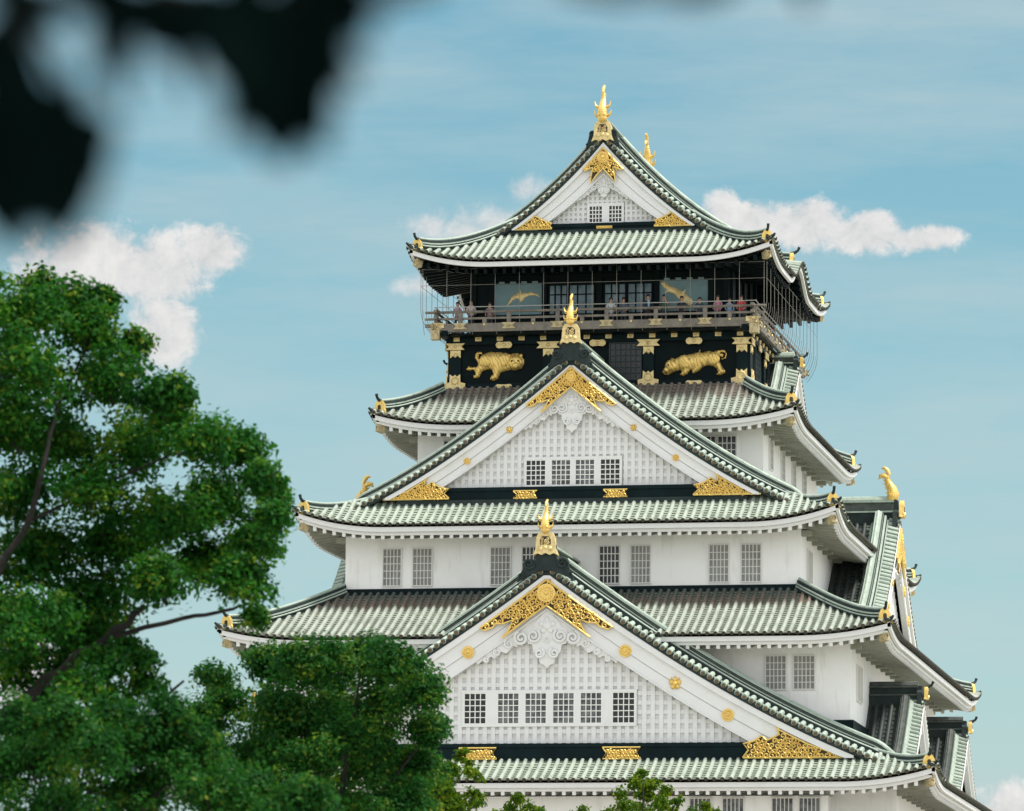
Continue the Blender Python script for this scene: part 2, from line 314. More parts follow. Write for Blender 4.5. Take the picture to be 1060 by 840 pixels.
PITCH = .376
def panel(mb, Sf, us, dmax, drow=.25, r=.098, D=None, ends=True, mi_col=0, mi_pan=1, mi_end=2, dn=None, ulim=None):
    """tiled slope. Sf(u,d) -> point; us = column edges; a round cover-tile row in the middle of each interval, pans between"""
    def P(u, d): return np.array(Sf(u, d), float)
    def nrm(u, d):
        a = P(u+.05, d)-P(u-.05, d); b = P(u, d+.05)-P(u, d-.05); n = np.cross(a, b); n /= np.linalg.norm(n)
        return n if n[2] > 0 else -n
    dnf = dn or (lambda u, d: (d/D if D else 0))
    for u0, u1 in zip(us[:-1], us[1:]):
        m0, m1 = dmax(u0), dmax(u1); lo = min(m0, m1); um = (u0+u1)/2; mm = dmax(um)
        # pans, stepped row by row
        vs = []; fs = []; an = []
        d = 0.0
        while d < lo-1e-6:
            e = min(d+drow, lo)
            base = len(vs)
            for dd, lift in ((d, .062), (e, .0)):
                for u in (u0, u1):
                    vs.append(P(u, dd)+np.array([0, 0, lift])); an.append(dnf(u, dd))
            for u in (u0, u1): vs.append(P(u, d)); an.append(dnf(u, d))
            fs += [(base, base+1, base+3, base+2), (base, base+4, base+5, base+1)]
            d = e
        if max(m0, m1) > lo+1e-4:
            base = len(vs); uu = u0 if m0 > m1 else u1; top = max(m0, m1)
            for u, dd in ((u0, lo), (u1, lo), (uu, top)): vs.append(P(u, dd)); an.append(dnf(u, dd))
            fs.append((base, base+1, base+2))
        if fs: mb.add(vs, fs, [3 if (i % 2 == 1 and len(f_) == 4) else mi_pan for i, f_ in enumerate(fs)], an)  # step risers get a darker slot, shadow lines put into the colour
        # cover tiles
        if mm > .15:
            k = max(2, int(math.ceil(mm/.55))+1); ds = np.linspace(-.06, mm, k)
            vs = []; an = []; h = 6
            for dd in ds:
                p = P(um, dd); n = nrm(um, max(dd, .06)); t = P(um+.05, dd)-P(um-.05, dd); t /= np.linalg.norm(t)
                for j in range(h+1):
                    g = math.pi*j/h; vs.append(p + t*r*math.cos(g)*1.05 + n*(r*math.sin(g)*1.15+.03)); an.append(dnf(um, dd))
            fs = [(i*(h+1)+j, i*(h+1)+j+1, (i+1)*(h+1)+j+1, (i+1)*(h+1)+j) for i in range(k-1) for j in range(h)]
            mb.add(vs, fs, mi_col, an)
            # joints: a slightly wider collar where two cover tiles meet
            if ends:
                p = P(um, -.065); n = nrm(um, .06); t = P(um+.05, 0)-P(um-.05, 0); t /= np.linalg.norm(t)
                out = np.cross(t, n); c = p + n*.05
                q = P(um, .3)-P(um, 0)
                if np.dot(out, q) > 0: out = -out
                vs = [c+out*.03+(t*math.cos(2*math.pi*j/10)+n*math.sin(2*math.pi*j/10))*.094 for j in range(10)]
                vs += [v-out*.06 for v in vs]
                mb.add(vs, [tuple(range(10))]+[(j, (j+1) % 10, 10+(j+1) % 10, 10+j) for j in range(10)], mi_end)
def edges(a, b, pitch=PITCH):
    n = max(1, int(round((b-a)/pitch))); return list(np.linspace(a, b, n+1))

class Tier:
    """one roof tier: eave half sizes a (x) and b (y), eave height ze, corner lift h, wall below xw, yw, next wall above xt, yt"""
    def __init__(s, a, b, ze, h, D, top, prof=None, gy=None, wy=None, wid=4.6, bump=0):
        s.a, s.b, s.ze, s.h, s.D, s.top, s.prof, s.gy, s.wy, s.wid, s.bump = a, b, ze, h, D, top, prof, gy, wy, wid, bump
    def lift(s, c, d):
        t = max(0., 1-max(c, 0)/s.wid); return s.h*t**2.2*max(0., 1-max(d, 0)/3.2)
    def zin(s, d):                                    # skirt profile, slightly concave
        t = d/s.D; return s.ze + (s.top-s.ze)*(.80*t+.20*t*t)
    def front(s, u, d): return (u, -s.b+d, s.zin(d)+s.lift(s.a-abs(u), d)+TH)
    def back(s, u, d): return (u, s.b-d, s.zin(d)+s.lift(s.a-abs(u), d)+TH)
    def sidez(s, y, d):
        z = s.prof(s.a-d) if s.prof else s.zin(d)
        if s.prof: # blend: the eave end matches the skirt height
            z = z+(s.ze-s.prof(s.a))*max(0, 1-d/3)
        if s.bump and abs(y) < 3.5:
            z += s.bump*(.5+.5*math.cos(math.pi*y/3.5))**1.15*max(0, 1-max(d, 0)/3.6)
        return z+s.lift(s.b-abs(y), d)
    def right(s, u, d): return (s.a-d, u, s.sidez(u, d)+TH)
    def left(s, u, d): return (-s.a+d, u, s.sidez(u, d)+TH)
    def eave(s, side, t):
        """point on the eave edge: side in f,b,r,l"""
        return {'f': s.front, 'b': s.back, 'r': s.right, 'l': s.left}[side](t, 0)

T1 = Tier(18.1, 21.8, 17.18, .66, 2.6, 18.45, P1, gy=-19.8, wy=-16.9)
T2 = Tier(15.8, 19.1, 24.02, .58, 5.0, 26.55)
T3 = Tier(13.0, 15.9, 29.66, .80, 2.3, 31.05, P3, gy=-14.15, wy=-9.4)
T4 = Tier(10.4, 11.4, 35.12, .62, 3.3, 37.25)
T5 = Tier(9.0, 9.85, 43.32, .74, 4.1, 45.35, P5, gy=-6.2, wid=4.2, bump=1.15)

def hip(a, D): return lambda u: max(0., min(D, a-abs(u)))
def build_roof(t, mats, label, xw=None):
    """all four slopes of a tier; prof tiers carry their front gable roof on the side slopes"""
    mb = MB()
    for fn in (t.front, t.back): panel(mb, fn, edges(-t.a, t.a), hip(t.a, t.D), D=t.D)
    for fn in (t.right, t.left):
        if not t.prof:
            panel(mb, fn, edges(-t.b, t.b), hip(t.b, t.D), D=t.D)
        else:
            yv = t.gy-.10                       # front edge of the gable roof
            s_ = t.b-abs(yv)
            full = t.a-.16
            if t is T5:
                panel(mb, fn, edges(-t.b, yv), lambda u: max(0, min(s_, t.b-abs(u))), D=t.D, dn=lambda u, d: 0)
                panel(mb, fn, edges(-yv, t.b), lambda u: max(0, min(s_, t.b-abs(u))), D=t.D, dn=lambda u, d: 0)
                panel(mb, fn, edges(yv+.85, -yv-.85), lambda u: full, D=t.D, dn=lambda u, d: 0)
                for y0, y1 in ((yv, yv+.85), (-yv-.85, -yv)): panel(mb, fn, [y0, y1], lambda u: full, r=.001, D=t.D, ends=True, dn=lambda u, d: 0)
            else:
                panel(mb, fn, edges(-t.b, yv), lambda u: max(0, min(s_, t.b-abs(u))), D=t.D, dn=lambda u, d: 0)
                panel(mb, fn, [yv, yv+.85], lambda u: full, r=.001, D=t.D, dn=lambda u, d: 0)
                panel(mb, fn, edges(yv+.85, t.wy), lambda u: full, D=t.D, dn=lambda u, d: 0)
                dw = t.a-xw
                panel(mb, fn, edges(t.wy, t.b), lambda u: max(0, min(dw, t.b-u)), D=dw)
    ro = mb.build('roof', mats, castle, ang=50, label=label)
    return ro

def build_eave(t, xw, yw, parent, dark=False, gap=.47):
    """eave board, soffit and rafters along the four sides down to the wall"""
    mb = MB()
    # material slots: 0 board, 1 rafter, 2 soffit
    for side, half, oh, other in (('f', t.a, t.b-yw, 0), ('r', t.b, t.a-xw, 0), ('l', t.b, t.a-xw, 0), ('b', t.a, t.b-yw, 0)):
        out = {'f': (0, -1, 0), 'b': (0, 1, 0), 'r': (1, 0, 0), 'l': (-1, 0, 0)}[side]; out = np.array(out, float)
        us = np.linspace(-half, half, 61); us = np.unique(np.concatenate([us, half-np.linspace(0, 4, 14), -half+np.linspace(0, 4, 14)]))
        E = np.array([t.eave(side, u) for u in us]); E[:, 2] -= TH
        path = E - out*.10
        # at the ends the boards are mitred by pulling in along the edge
        al = np.array({'f': (1, 0, 0), 'b': (1, 0, 0), 'r': (0, 1, 0), 'l': (0, 1, 0)}[side], float)
        def inset(k):
            q = E-out*k; q = q - al[None, :]*np.sign(us)[:, None]*np.minimum(k, np.abs(us))[:, None]*(np.abs(us) > half-k-1e-6)[:, None]
            return q
        hb = .16
        mb.sweep(inset(.10), out, (0, 0, 1), [(0, .06), (-.14, .06), (-.14, -hb), (0, -hb)], 0)
        if not dark:
            mb.sweep(inset(.27), out, (0, 0, 1), [(0, -hb+.015), (-.14, -hb+.015), (-.14, -hb-.15), (0, -hb-.15)], 0)
        # soffit sheet and rafters
        zs = -.27; rise = .16
        k = len(us); vs = []; fs = []
        for i, u in enumerate(us):
            for dd in (.35, oh+.15):
                d_ = min(dd, max(.02, half-abs(u)+.02)); p = E[i]-out*d_; vs.append((p[0], p[1], E[i][2]-t.lift(half-abs(u), 0)*min(1, d_/3)*.6+zs+rise*d_))
        fs = [(2*i, 2*i+1, 2*i+3, 2*i+2) for i in range(k-1)]
        mb.add(vs, fs, 2)
        n = int(round(2*(half-.5)/gap)); rs = np.linspace(-half+.5, half-.5, n+1)
        for u in rs:
            e = np.array(t.eave(side, u)); e[2] -= TH; c = half-abs(u); dd = min(oh+.1, c)
            if dd < .7: continue
            lf = t.lift(c, 0)
            p = e-out*.36; p[2] = e[2]-lf*.12*.6+zs+rise*.36-.15
            q = e-out*dd; q[2] = e[2]-lf*min(1, dd/3)*.6+zs+rise*dd-.15
            mb.beam(p, q, .15, .22, 2)
            v_ = (p-q)/np.linalg.norm(p-q); mb.beam(p+v_*.03, p-v_*.12, .156, .226, 1)
    # beam along the wall top and projecting arms
    if not dark:
        zt = t.ze-.30+.16*min(t.b-yw, t.a-xw)-.26
        for side, half, wl in (('f', xw, yw), ('r', yw, xw), ('l', yw, xw)):
            n = max(2, int(round(2*half/1.9)))
            for u in np.linspace(-half+.18, half-.18, n+1):
                p, q = {'f': ((u, -wl-.95, zt-.05), (u, -wl+.1, zt-.05)), 'r': ((wl+.48, u, zt-.02), (wl-.1, u, zt-.02)), 'l': ((-wl-.48, u, zt-.05), (-wl+.1, u, zt-.05))}[side]
                if side != 'f' : mb.beam(p, q, .30, .26, 2)
            off = .80
            p, q = {'f': ((-half-off, -wl-off, zt+.18), (half+off, -wl-off, zt+.18)), 'r': ((wl+off, -half-off, zt+.18), (wl+off, half+off, zt+.18)), 'l': ((-wl-off, -half-off, zt+.18), (-wl-off, half+off, zt+.18))}[side]
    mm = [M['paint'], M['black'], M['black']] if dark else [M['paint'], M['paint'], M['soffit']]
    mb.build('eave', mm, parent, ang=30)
    # corner hip rafters with gilt caps
    for sx, sy in ((1, -1), (-1, -1), (1, 1), (-1, 1)):
        tip = np.array([sx*t.a, sy*t.b, t.ze+t.h]); inn = np.array([sx*xw, sy*yw, t.ze-.15])
        d = (inn-tip); d /= np.linalg.norm(d)
        p = tip+d*.55-np.array([0, 0, .46])
        b = MB(); b.beam(p+np.array([0, 0, .06]), p+(inn-p)*.42+np.array([0, 0, .10]), .24, .24); b.build('hip_rafter', M['black'] if dark else M['soffit'], parent)
        b = MB(); b.beam(p-d*.10, p+d*.26, .30, .34, 0); c = p-d*.12
        dd = np.array([d[0], d[1], 0]); dd /= np.linalg.norm(dd); rr = np.array([-dd[1], dd[0], 0])
        pts = [c+(rr*math.cos(g)+np.array([0, 0, 1])*math.sin(g))*.10 for g in np.linspace(0, 2*math.pi, 9)]
        b.tube(pts, .03, 5, 0, cap=False)
        b.build('rafter_cap', M['oldgold'], parent)

def gold_end(parent, p, out, size=1.0, horn=True):
    """gilt ridge-end tile: bell shaped plate with a boss and, above it, a curled dark horn"""
    out = np.array(out, float); out /= np.linalg.norm(out); ang = math.degrees(math.atan2(out[1], out[0]))+90
    xf = rotz(ang, tuple(p)); k = size
    b = MB(xf)
    poly = [(-.40, -.12), (-.30, .02), (-.27, .36), (-.17, .54), (0, .62), (.17, .54), (.27, .36), (.30, .02), (.40, -.12), (.17, -.06), (0, -.12), (-.17, -.06)]
    b.plate([(x*k, z*k) for x, z in poly], -.07*k, .12*k)
    b.disc((0, .27*k), .09*k, 10, -.085*k, -.06*k, 1); b.box(-.09*k, .09*k, -.084*k, -.06*k, .12*k, .26*k, 1)
    for sx in (-1, 1): b.spiral((sx*.27*k, .02*k), .10*k, 1.2, 0, -.08*k, .035*k, 0, 9, sx)
    o = b.build('ridge_end_ornament', [M['gold'], M['bronze']], parent)
    if horn:
        h = MB(xf); h.tube([(0, .12*k, .55*k), (0, -.12*k, .60*k), (0, -.28*k, .70*k), (0, -.36*k, .88*k)], [.085*k, .085*k, .07*k, .08*k], 8)
        h.build('ridge_horn', M['darktile'], parent)
    return o

def ridge_run(parent, path, name='hip_ridge', w=.32, h=.40, lines=2):
    """layered ridge along a path: dark tile courses, pale verdigris rolls"""
    path = np.asarray(path, float); t = np.gradient(path, axis=0); t[:, 2] = 0; t /= np.linalg.norm(t, axis=1)[:, None]
    side = np.stack([-t[:, 1], t[:, 0], 0*t[:, 0]], 1); b = MB()
    b.sweep(path, side, (0, 0, 1), [(-w/2, -.18), (w/2, -.18), (w/2, h*.5), (-w/2, h*.5)], 0)
    b.sweep(path, side, (0, 0, 1), [(-w/2-.05, h*.5), (w/2+.05, h*.5), (w/2+.05, h*.5+.07), (-w/2-.05, h*.5+.07)], 1)
    b.sweep(path, side, (0, 0, 1), [(-w/2+.02, h*.5+.07), (w/2-.02, h*.5+.07), (w/2-.02, h), (-w/2+.02, h)], 0)
    top = path.copy(); top[:, 2] += h+.06
    b.tube(top, .075, 8, 1)
    if lines > 2:
        for sg in (-1, 1):
            q = path.copy()+side*sg*(w/2+.03); q[:, 2] += h*.25; b.tube(q, .04, 5, 1)
    return b.build(name, [M['darktile'], M['pale']], parent)

def hips(t, roof, dend, size=.95, pale=False):
    for sx, sy in ((1, -1), (-1, -1), (1, 1), (-1, 1)):
        ds = np.linspace(.45, dend, 12); path = []
        for d in ds:
            z = (t.zin(d)+t.lift(d, d) if not t.prof else t.sidez(t.b-d if sy > 0 else -(t.b-d), d))+TH+.08
            path.append((sx*(t.a-d), sy*(t.b-d), z))
        ridge_run(roof, path, lines=3)
        p = np.array(path[0]); gold_end(roof, p-np.array([0, 0, .10]) + np.array([sx, sy, 0])*.05, (sx*.35, sy, 0) if sy < 0 else (sx, sy, 0), size)
        # upturned dark tip tile
        tp = np.array([sx*t.a, sy*t.b, t.ze+t.h+TH]); o = np.array([sx, sy, 0])/1.414; h = MB()
        h.tube([tp-o*.75+[0, 0, .02], tp-o*.3+[0, 0, .03], tp-o*.05+[0, 0, .08], tp+o*.08+[0, 0, .17]], [.11, .11, .08, .05], 7)
        h.build('eave_tip', M['darktile'], roof)

# ------------------------------------------------------------------ ornaments
def clip_in(poly, x, z):
    ins = False; n = len(poly)
    for i in range(n):
        x1, z1 = poly[i]; x2, z2 = poly[(i+1) % n]
        if (z1 > z) != (z2 > z) and x < (x2-x1)*(z-z1)/(z2-z1)+x1: ins = not ins
    return ins
def seg_dist(poly, x, z):
    m = 9e9; n = len(poly)
    for i in range(n):
        x1, z1 = poly[i]; x2, z2 = poly[(i+1) % n]; dx, dz = x2-x1, z2-z1
        t = max(0, min(1, ((x-x1)*dx+(z-z1)*dz)/(dx*dx+dz*dz+1e-12))); m = min(m, math.hypot(x-x1-t*dx, z-z1-t*dz))
    return m
def filigree(poly, y, xf, parent, name, step=.17, rim=.045, seed=1):
    """gilt openwork scrolls over a dark plate, raised rim"""
    b = MB(xf); rr = random.Random(seed)
    b.plate(poly, y, y+.05, 1)
    b.tube([(x, y-.015, z) for x, z in poly+[poly[0]]], rim, 5, 0, cap=False)
    xs = [p[0] for p in poly]; zs = [p[1] for p in poly]; z = min(zs)+step*.4; row = 0
    while z < max(zs):
        x = min(xs)+step*(.3+.5*(row % 2))
        while x < max(xs):
            if clip_in(poly, x, z) and seg_dist(poly, x, z) > step*.27:
                a0 = rr.random()*6.28; hd = rr.choice((-1, 1)); q = step*(.50+.12*rr.random())
                b.spiral((x, z), q, 1.2, a0, y-.03, .043, 0, 12, hd, 4)
                g = a0+2.5*hd; b.tube([(x+q*math.cos(a0), y-.03, z+q*math.sin(a0)), (x+1.5*q*math.cos(a0+.5*hd), y-.035, z+1.5*q*math.sin(a0+.5*hd))], [.034, .015], 4, 0)
            x += step
        z += step*.87; row += 1
    return b.build(name, [M['gold'], M['bronze']], parent)
def rosette(c, r, y, xf, parent, kind):
    b = MB(xf)
    if kind == 'round':
        b.disc(c, r, 20, y-.05, y+.03)
        for i in range(14):
            g = 2*math.pi*i/14; b.dome((c[0]+.66*r*math.cos(g), c[1]+.66*r*math.sin(g)), r*.17, .05, 7, 0, y-.05)
        b.dome(c, r*.28, .08, 10, 0, y-.05)
    else:
        for g, q in ((90, .62), (162, .62), (18, .62), (234, .62), (306, .62)):
            a = R(g); b.dome((c[0]+q*r*math.cos(a), c[1]+q*r*math.sin(a)), r*.42, .10, 9, 0, y+.0)
        for g in (50, 90, 130): b.dome((c[0]+r*math.cos(R(g)), c[1]+r*math.sin(R(g))), r*.17, .07, 7, 0, y)
        b.dome(c, r*.5, .14, 10, 0, y)
    return b.build('rosette', M['gold'], parent, label='round gilt flower rosette' if kind == 'round' else 'gilt leaf shaped rosette')
def pendant(ztop, kx, kz, kw, inner, y, xf, parent):
    """white carved pendant hanging under the gable peak: board, cloud scroll body and scalloped wings along the bargeboards"""
    b = MB(xf); cz = ztop
    half = [(0, .1), (.62, -.42), (.70, -.55), (.95, -.62), (1.06, -.88), (.93, -1.12), (.72, -1.16), (.66, -1.42), (.42, -1.52), (.34, -1.80), (.14, -1.86), (0, -1.97)]
    poly = [(x*kx, cz+z*kz) for x, z in half]+[(-x*kx, cz+z*kz) for x, z in half[::-1][1:-1]]
    b.plate(poly, y, y+.16)
    tr_ = [(0, cz+.12)]+[(x, float(inner(x))+.03) for x in np.linspace(.2, 1.55*kw, 5)]+[(1.35*kw, float(inner(1.55*kw))-.30*kw), (.6*kx, cz-.9*kz)]
    b.plate(tr_+[(-x, z) for x, z in tr_[::-1][:-1]], y+.05, y+.16)
    for sx in (-1, 1):
        for (px, pz, r_, t_, a, hd) in ((.66, -.86, .34, 1.7, 2.2, 1), (.36, -1.46, .25, 1.6, 2.0, 1)):
            b.spiral((sx*px*kx, cz+pz*kz), r_*kx, t_, a if sx > 0 else math.pi-a, y-.06, .075*kx, 0, 22, hd*sx, 6)
        q = 1.05*kw; b.spiral((sx*q, float(inner(q))-.34*kw), .30*kw, 1.7, 1.2 if sx > 0 else math.pi-1.2, y-.04, .075*kw, 0, 20, -sx, 6)
        w = [(1.2, .02), (1.6, .02), (2.1, .02), (2.9, .02), (2.8, -.16), (2.62, -.13), (2.5, -.26), (2.28, -.20), (2.12, -.40), (1.86, -.30), (1.66, -.52), (1.36, -.42), (1.2, -.6)]
        b.plate([(sx*x*kw, float(inner(x*kw))+z*kw) for x, z in w], y-.02, y+.14)
        for x, r_ in ((1.55, .19), (2.02, .15), (2.45, .11)): b.spiral((sx*x*kw, float(inner(x*kw))-.22*kw), r_*kw, 1.5, 1.2 if sx > 0 else math.pi-1.2, y-.05, .055*kw, 0, 14, -sx, 5)
    b.dome((0, cz-.50*kz), .24*kx, .12, 12, 0, y)
    for g in range(5): b.dome((.30*kx*math.cos(1.57+g*1.257), cz-.50*kz+.30*kx*math.sin(1.57+g*1.257)), .14*kx, .09, 8, 0, y)
    b.tube([(.13*kx*math.cos(t), y-.03, cz-1.0*kz+.13*kx*math.sin(t)) for t in np.linspace(0, 6.29, 9)], .035*kx, 5)
    return b.build('pendant_carving', M['paint'], parent)

def relief(poly, y, depth, step, mb, mi=0, groove=None):
    """inflated relief of an outline (x-z), bulging towards -y"""
    xs = [p[0] for p in poly]; zs = [p[1] for p in poly]
    nx = int((max(xs)-min(xs))/step)+3; nz = int((max(zs)-min(zs))/step)+3
    X = min(xs)-step+np.arange(nx)*step; Z = min(zs)-step+np.arange(nz)*step; idx = {}; vs = []
    for i, x in enumerate(X):
        for j, z in enumerate(Z):
            ins = clip_in(poly, x, z); d = seg_dist(poly, x, z)
            if ins or d < step*.75:
                h = 0 if not ins else depth*min(1, math.sqrt(max(d, 0)/.30))
                if groove and ins: h += groove(x, z)*min(1, d/.08)
                px, pz = x, z
                idx[(i, j)] = len(vs); vs.append((px, y-h, pz))
    fs = []
    for (i, j) in idx:
        q = [(i, j), (i+1, j), (i+1, j+1), (i, j+1)]
        if all(k in idx for k in q): fs.append(tuple(idx[k] for k in q))
    mb.add(vs, fs, mi)
    n = len(poly); mb.add([(x, y-.02, z) for x, z in poly]+[(x, y+.05, z) for x, z in poly], [(i, (i+1) % n, (i+1) % n+n, i+n) for i in range(n)], mi)

# ------------------------------------------------------------------ windows
def window(parent_, cx, y, cz, wd, ht, nv, nh, kind, xf=None, white=False, gm=None):
    """recessed window in a wall whose face is at local y"""
    pane = MB(xf); pane.box(cx-wd/2, cx+wd/2, y-.006, y+.02, cz-ht/2, cz+ht/2)
    fr = MB(xf); t = .055
    for x in (cx-wd/2-t/2, cx+wd/2+t/2): fr.box(x-t/2, x+t/2, y-.09, y+.02, cz-ht/2-t, cz+ht/2+t)
    for z in (cz-ht/2-t/2, cz+ht/2+t/2): fr.box(cx-wd/2, cx+wd/2, y-.085, y+.02, z-t/2, z+t/2)
    f = fr.build('window', M[gm] if gm else M['whitegrille'] if white else M['grille'], parent_, smooth=False, label=kind+' grilled window' if kind != 'mid' else 'grilled window with dim panes')
    gr = MB(xf); bw = .04 if nv > 2 else .06
    for i in range(1, nv+1):
        x = cx-wd/2+wd*i/(nv+1); gr.box(x-bw/2, x+bw/2, y-.075, y-.02, cz-ht/2, cz+ht/2)
    for j in range(1, nh+1):
        z = cz-ht/2+ht*j/(nh+1); gr.box(cx-wd/2, cx+wd/2, y-.06, y-.022, z-.02, z+.02)
    gr.build('grille', M[gm] if gm else M['whitegrille'] if (white or kind == 'dark') else M['grille'], f, smooth=False)
    pane.build('pane', M['pane_'+kind], f, smooth=False)
    return f

# ------------------------------------------------------------------ storey walls
def wall(x, y, z0, z1, label, m='plaster'):
    b = MB(); b.box(-x, x, -y, y, z0, z1); return b.build('storey_wall', M[m], castle, smooth=False, label=label)
sb = MB()
for i in range(6):
    k0 = 9*(1-i/6)**1.5; k1 = 9*(1-(i+1)/6)**1.5; z0 = 14.6*i/6; z1 = 14.6*(i+1)/6
    a0, a1, b0, b1 = 17+k0, 17+k1, 20.6+k0, 20.6+k1
    sb.add([(-a0, -b0, z0), (a0, -b0, z0), (a0, b0, z0), (-a0, b0, z0), (-a1, -b1, z1), (a1, -b1, z1), (a1, b1, z1), (-a1, b1, z1)],
           [(0, 1, 5, 4), (1, 2, 6, 5), (2, 3, 7, 6), (3, 0, 4, 7), (4, 5, 6, 7)])
sb.build('stone_base', M['stone'], castle, smooth=False)
W = [(15.95, 18.8, 14.5, 17.35), (13.6, 16.9, 17.8, 24.15), (10.9, 13.9, 25.3, 29.8), (8.45, 9.45, 31.2, 35.3)]
w1 = wall(*W[0], 'lowest white plaster storey'); w2 = wall(*W[1], 'second white plaster storey')
w3 = wall(*W[2], 'third white plaster storey'); w4 = wall(*W[3], 'fourth white plaster storey')
# projecting plaster bay of the lowest storey
b = MB(); b.box(-13.0, 13.0, -19.95, -18.8, 14.5, 16.75); b.build('wall_bay', M['plaster'], castle, smooth=False)
# dark sill bands where walls meet the roofs below
def band(x, y, z0, z1, parent_):
    b = MB(); t = .16
    for q in ((-x-t, x+t, -y-t, -y), (-x-t, x+t, y, y+t), (-x-t, -x, -y, y), (x, x+t, -y, y)): b.box(*q, z0, z1, 0)
    t = .30
    for q in ((-x-t, x+t, -y-t, -y-.16), (-x-t, x+t, y+.16, y+t), (-x-t, -x-.16, -y-.16, y+.16), (x+.16, x+t, -y-.16, y+.16)): b.box(*q, z0-.22, z0, 1)
    b.build('sill_band', [M['navy'], M['darktile']], parent_, smooth=False)
band(10.9, 13.9, 26.62, 27.0, w3); band(13.6, 16.9, 19.9, 20.4, w2)

# windows of the white storeys
for (x0, x1, kd) in ((-9.09, -8.15, 'pale'), (-7.64, -6.66, 'pale'), (-3.88, -2.88, 'pale'), (-2.37, -1.40, 'dark'), (1.33, 2.34, 'dark'), (2.83, 3.81, 'pale'), (6.54, 7.52, 'pale'), (8.06, 9.05, 'pale')):
    window(castle, (x0+x1)/2, -13.9, 28.03, x1-x0-.1, 1.72, 4, 4, kd)
for s_ in (-1, 1):
    for (x0, x1, kd) in ((9.66, 10.67, 'pale'), (10.96, 11.99, 'pale')):
        window(castle, s_*(x0+x1)/2, -16.9, 22.60, x1-x0-.1, 1.5, 4, 4, kd)
for s_ in (-1, 1):
    for x in (5.55, 6.55): window(castle, s_*(x+.15), -9.45, 33.85, .85, 1.6, 3, 4, 'dark')
for s_ in (-1, 1):
    for x in (7.18, 8.68, 10.93, 12.16): window(castle, s_*x, -19.95, 15.85, .92, 1.55, 4, 0, 'mid')
for side in (90, -90):
    sx = 1 if side > 0 else -1; xf = rotz(side)
    for y in (-11.7, -10.9, 10.9, 11.7): window(castle, sx*y, -10.9, 28.0, .62, 1.65, 2, 3, 'pale', xf)
    for y in (-14.5, -13.5, 13.5, 14.5): window(castle, sx*y, -13.6, 22.3, .62, 1.6, 2, 3, 'pale', xf)
    for y in (-7.2, -3.2, 0.6, 4.4): window(castle, sx*y, -8.45, 34.05, .95, 1.4, 2, 3, 'mid', xf)

# ------------------------------------------------------------------ roofs
M['pan_shade'] = mat('pan_riser_shade', (.175, .188, .145), .8, noise=[(1.5, (.10, .11, .08), .4, .7)])  # darker riser colour paints the shadow line at each pan row
EDGE = [M['roof_line'], M['pan_line'], M['tileend'], M['pan_shade']]
WORN = [M['roof_worn'], M['pan_worn'], M['tileend'], M['pan_shade']]; FRESH = [M['roof'], M['pan'], M['tileend'], M['pan_shade']]
r1 = build_roof(T1, FRESH, 'lowest green roof with wide front gable', 13.6)
r2 = build_roof(T2, EDGE, 'second green roof, brown towards its top')
r3 = build_roof(T3, FRESH, 'third green roof with front gable', 8.45)
r4 = build_roof(T4, WORN, 'fourth green roof below the black storey')
r5 = build_roof(T5, FRESH, 'top green roof with wavy side eaves')
build_eave(T1, 15.95, 18.8, r1); build_eave(T2, 13.6, 16.9, r2); build_eave(T3, 10.9, 13.9, r3); build_eave(T4, 8.45, 9.45, r4)
build_eave(T5, 6.3, 7.1, r5, dark=True)
hips(T1, r1, 3.5); hips(T2, r2, 4.95); hips(T3, r3, 3.2); hips(T4, r4, 2.95); hips(T5, r5, 4.75, .88)
# little karahafu ridges on the wavy eaves of the top roof
for sx in (1, -1):
    path = [(sx*(9.0-d), 0, T5.sidez(0, d)+TH+.05) for d in np.linspace(.5, 3.6, 8)]
    ridge_run(r5, path, 'eave_ridge', lines=3); gold_end(r5, np.array(path[0])-[0, 0, .05], (sx, 0, 0), .95)

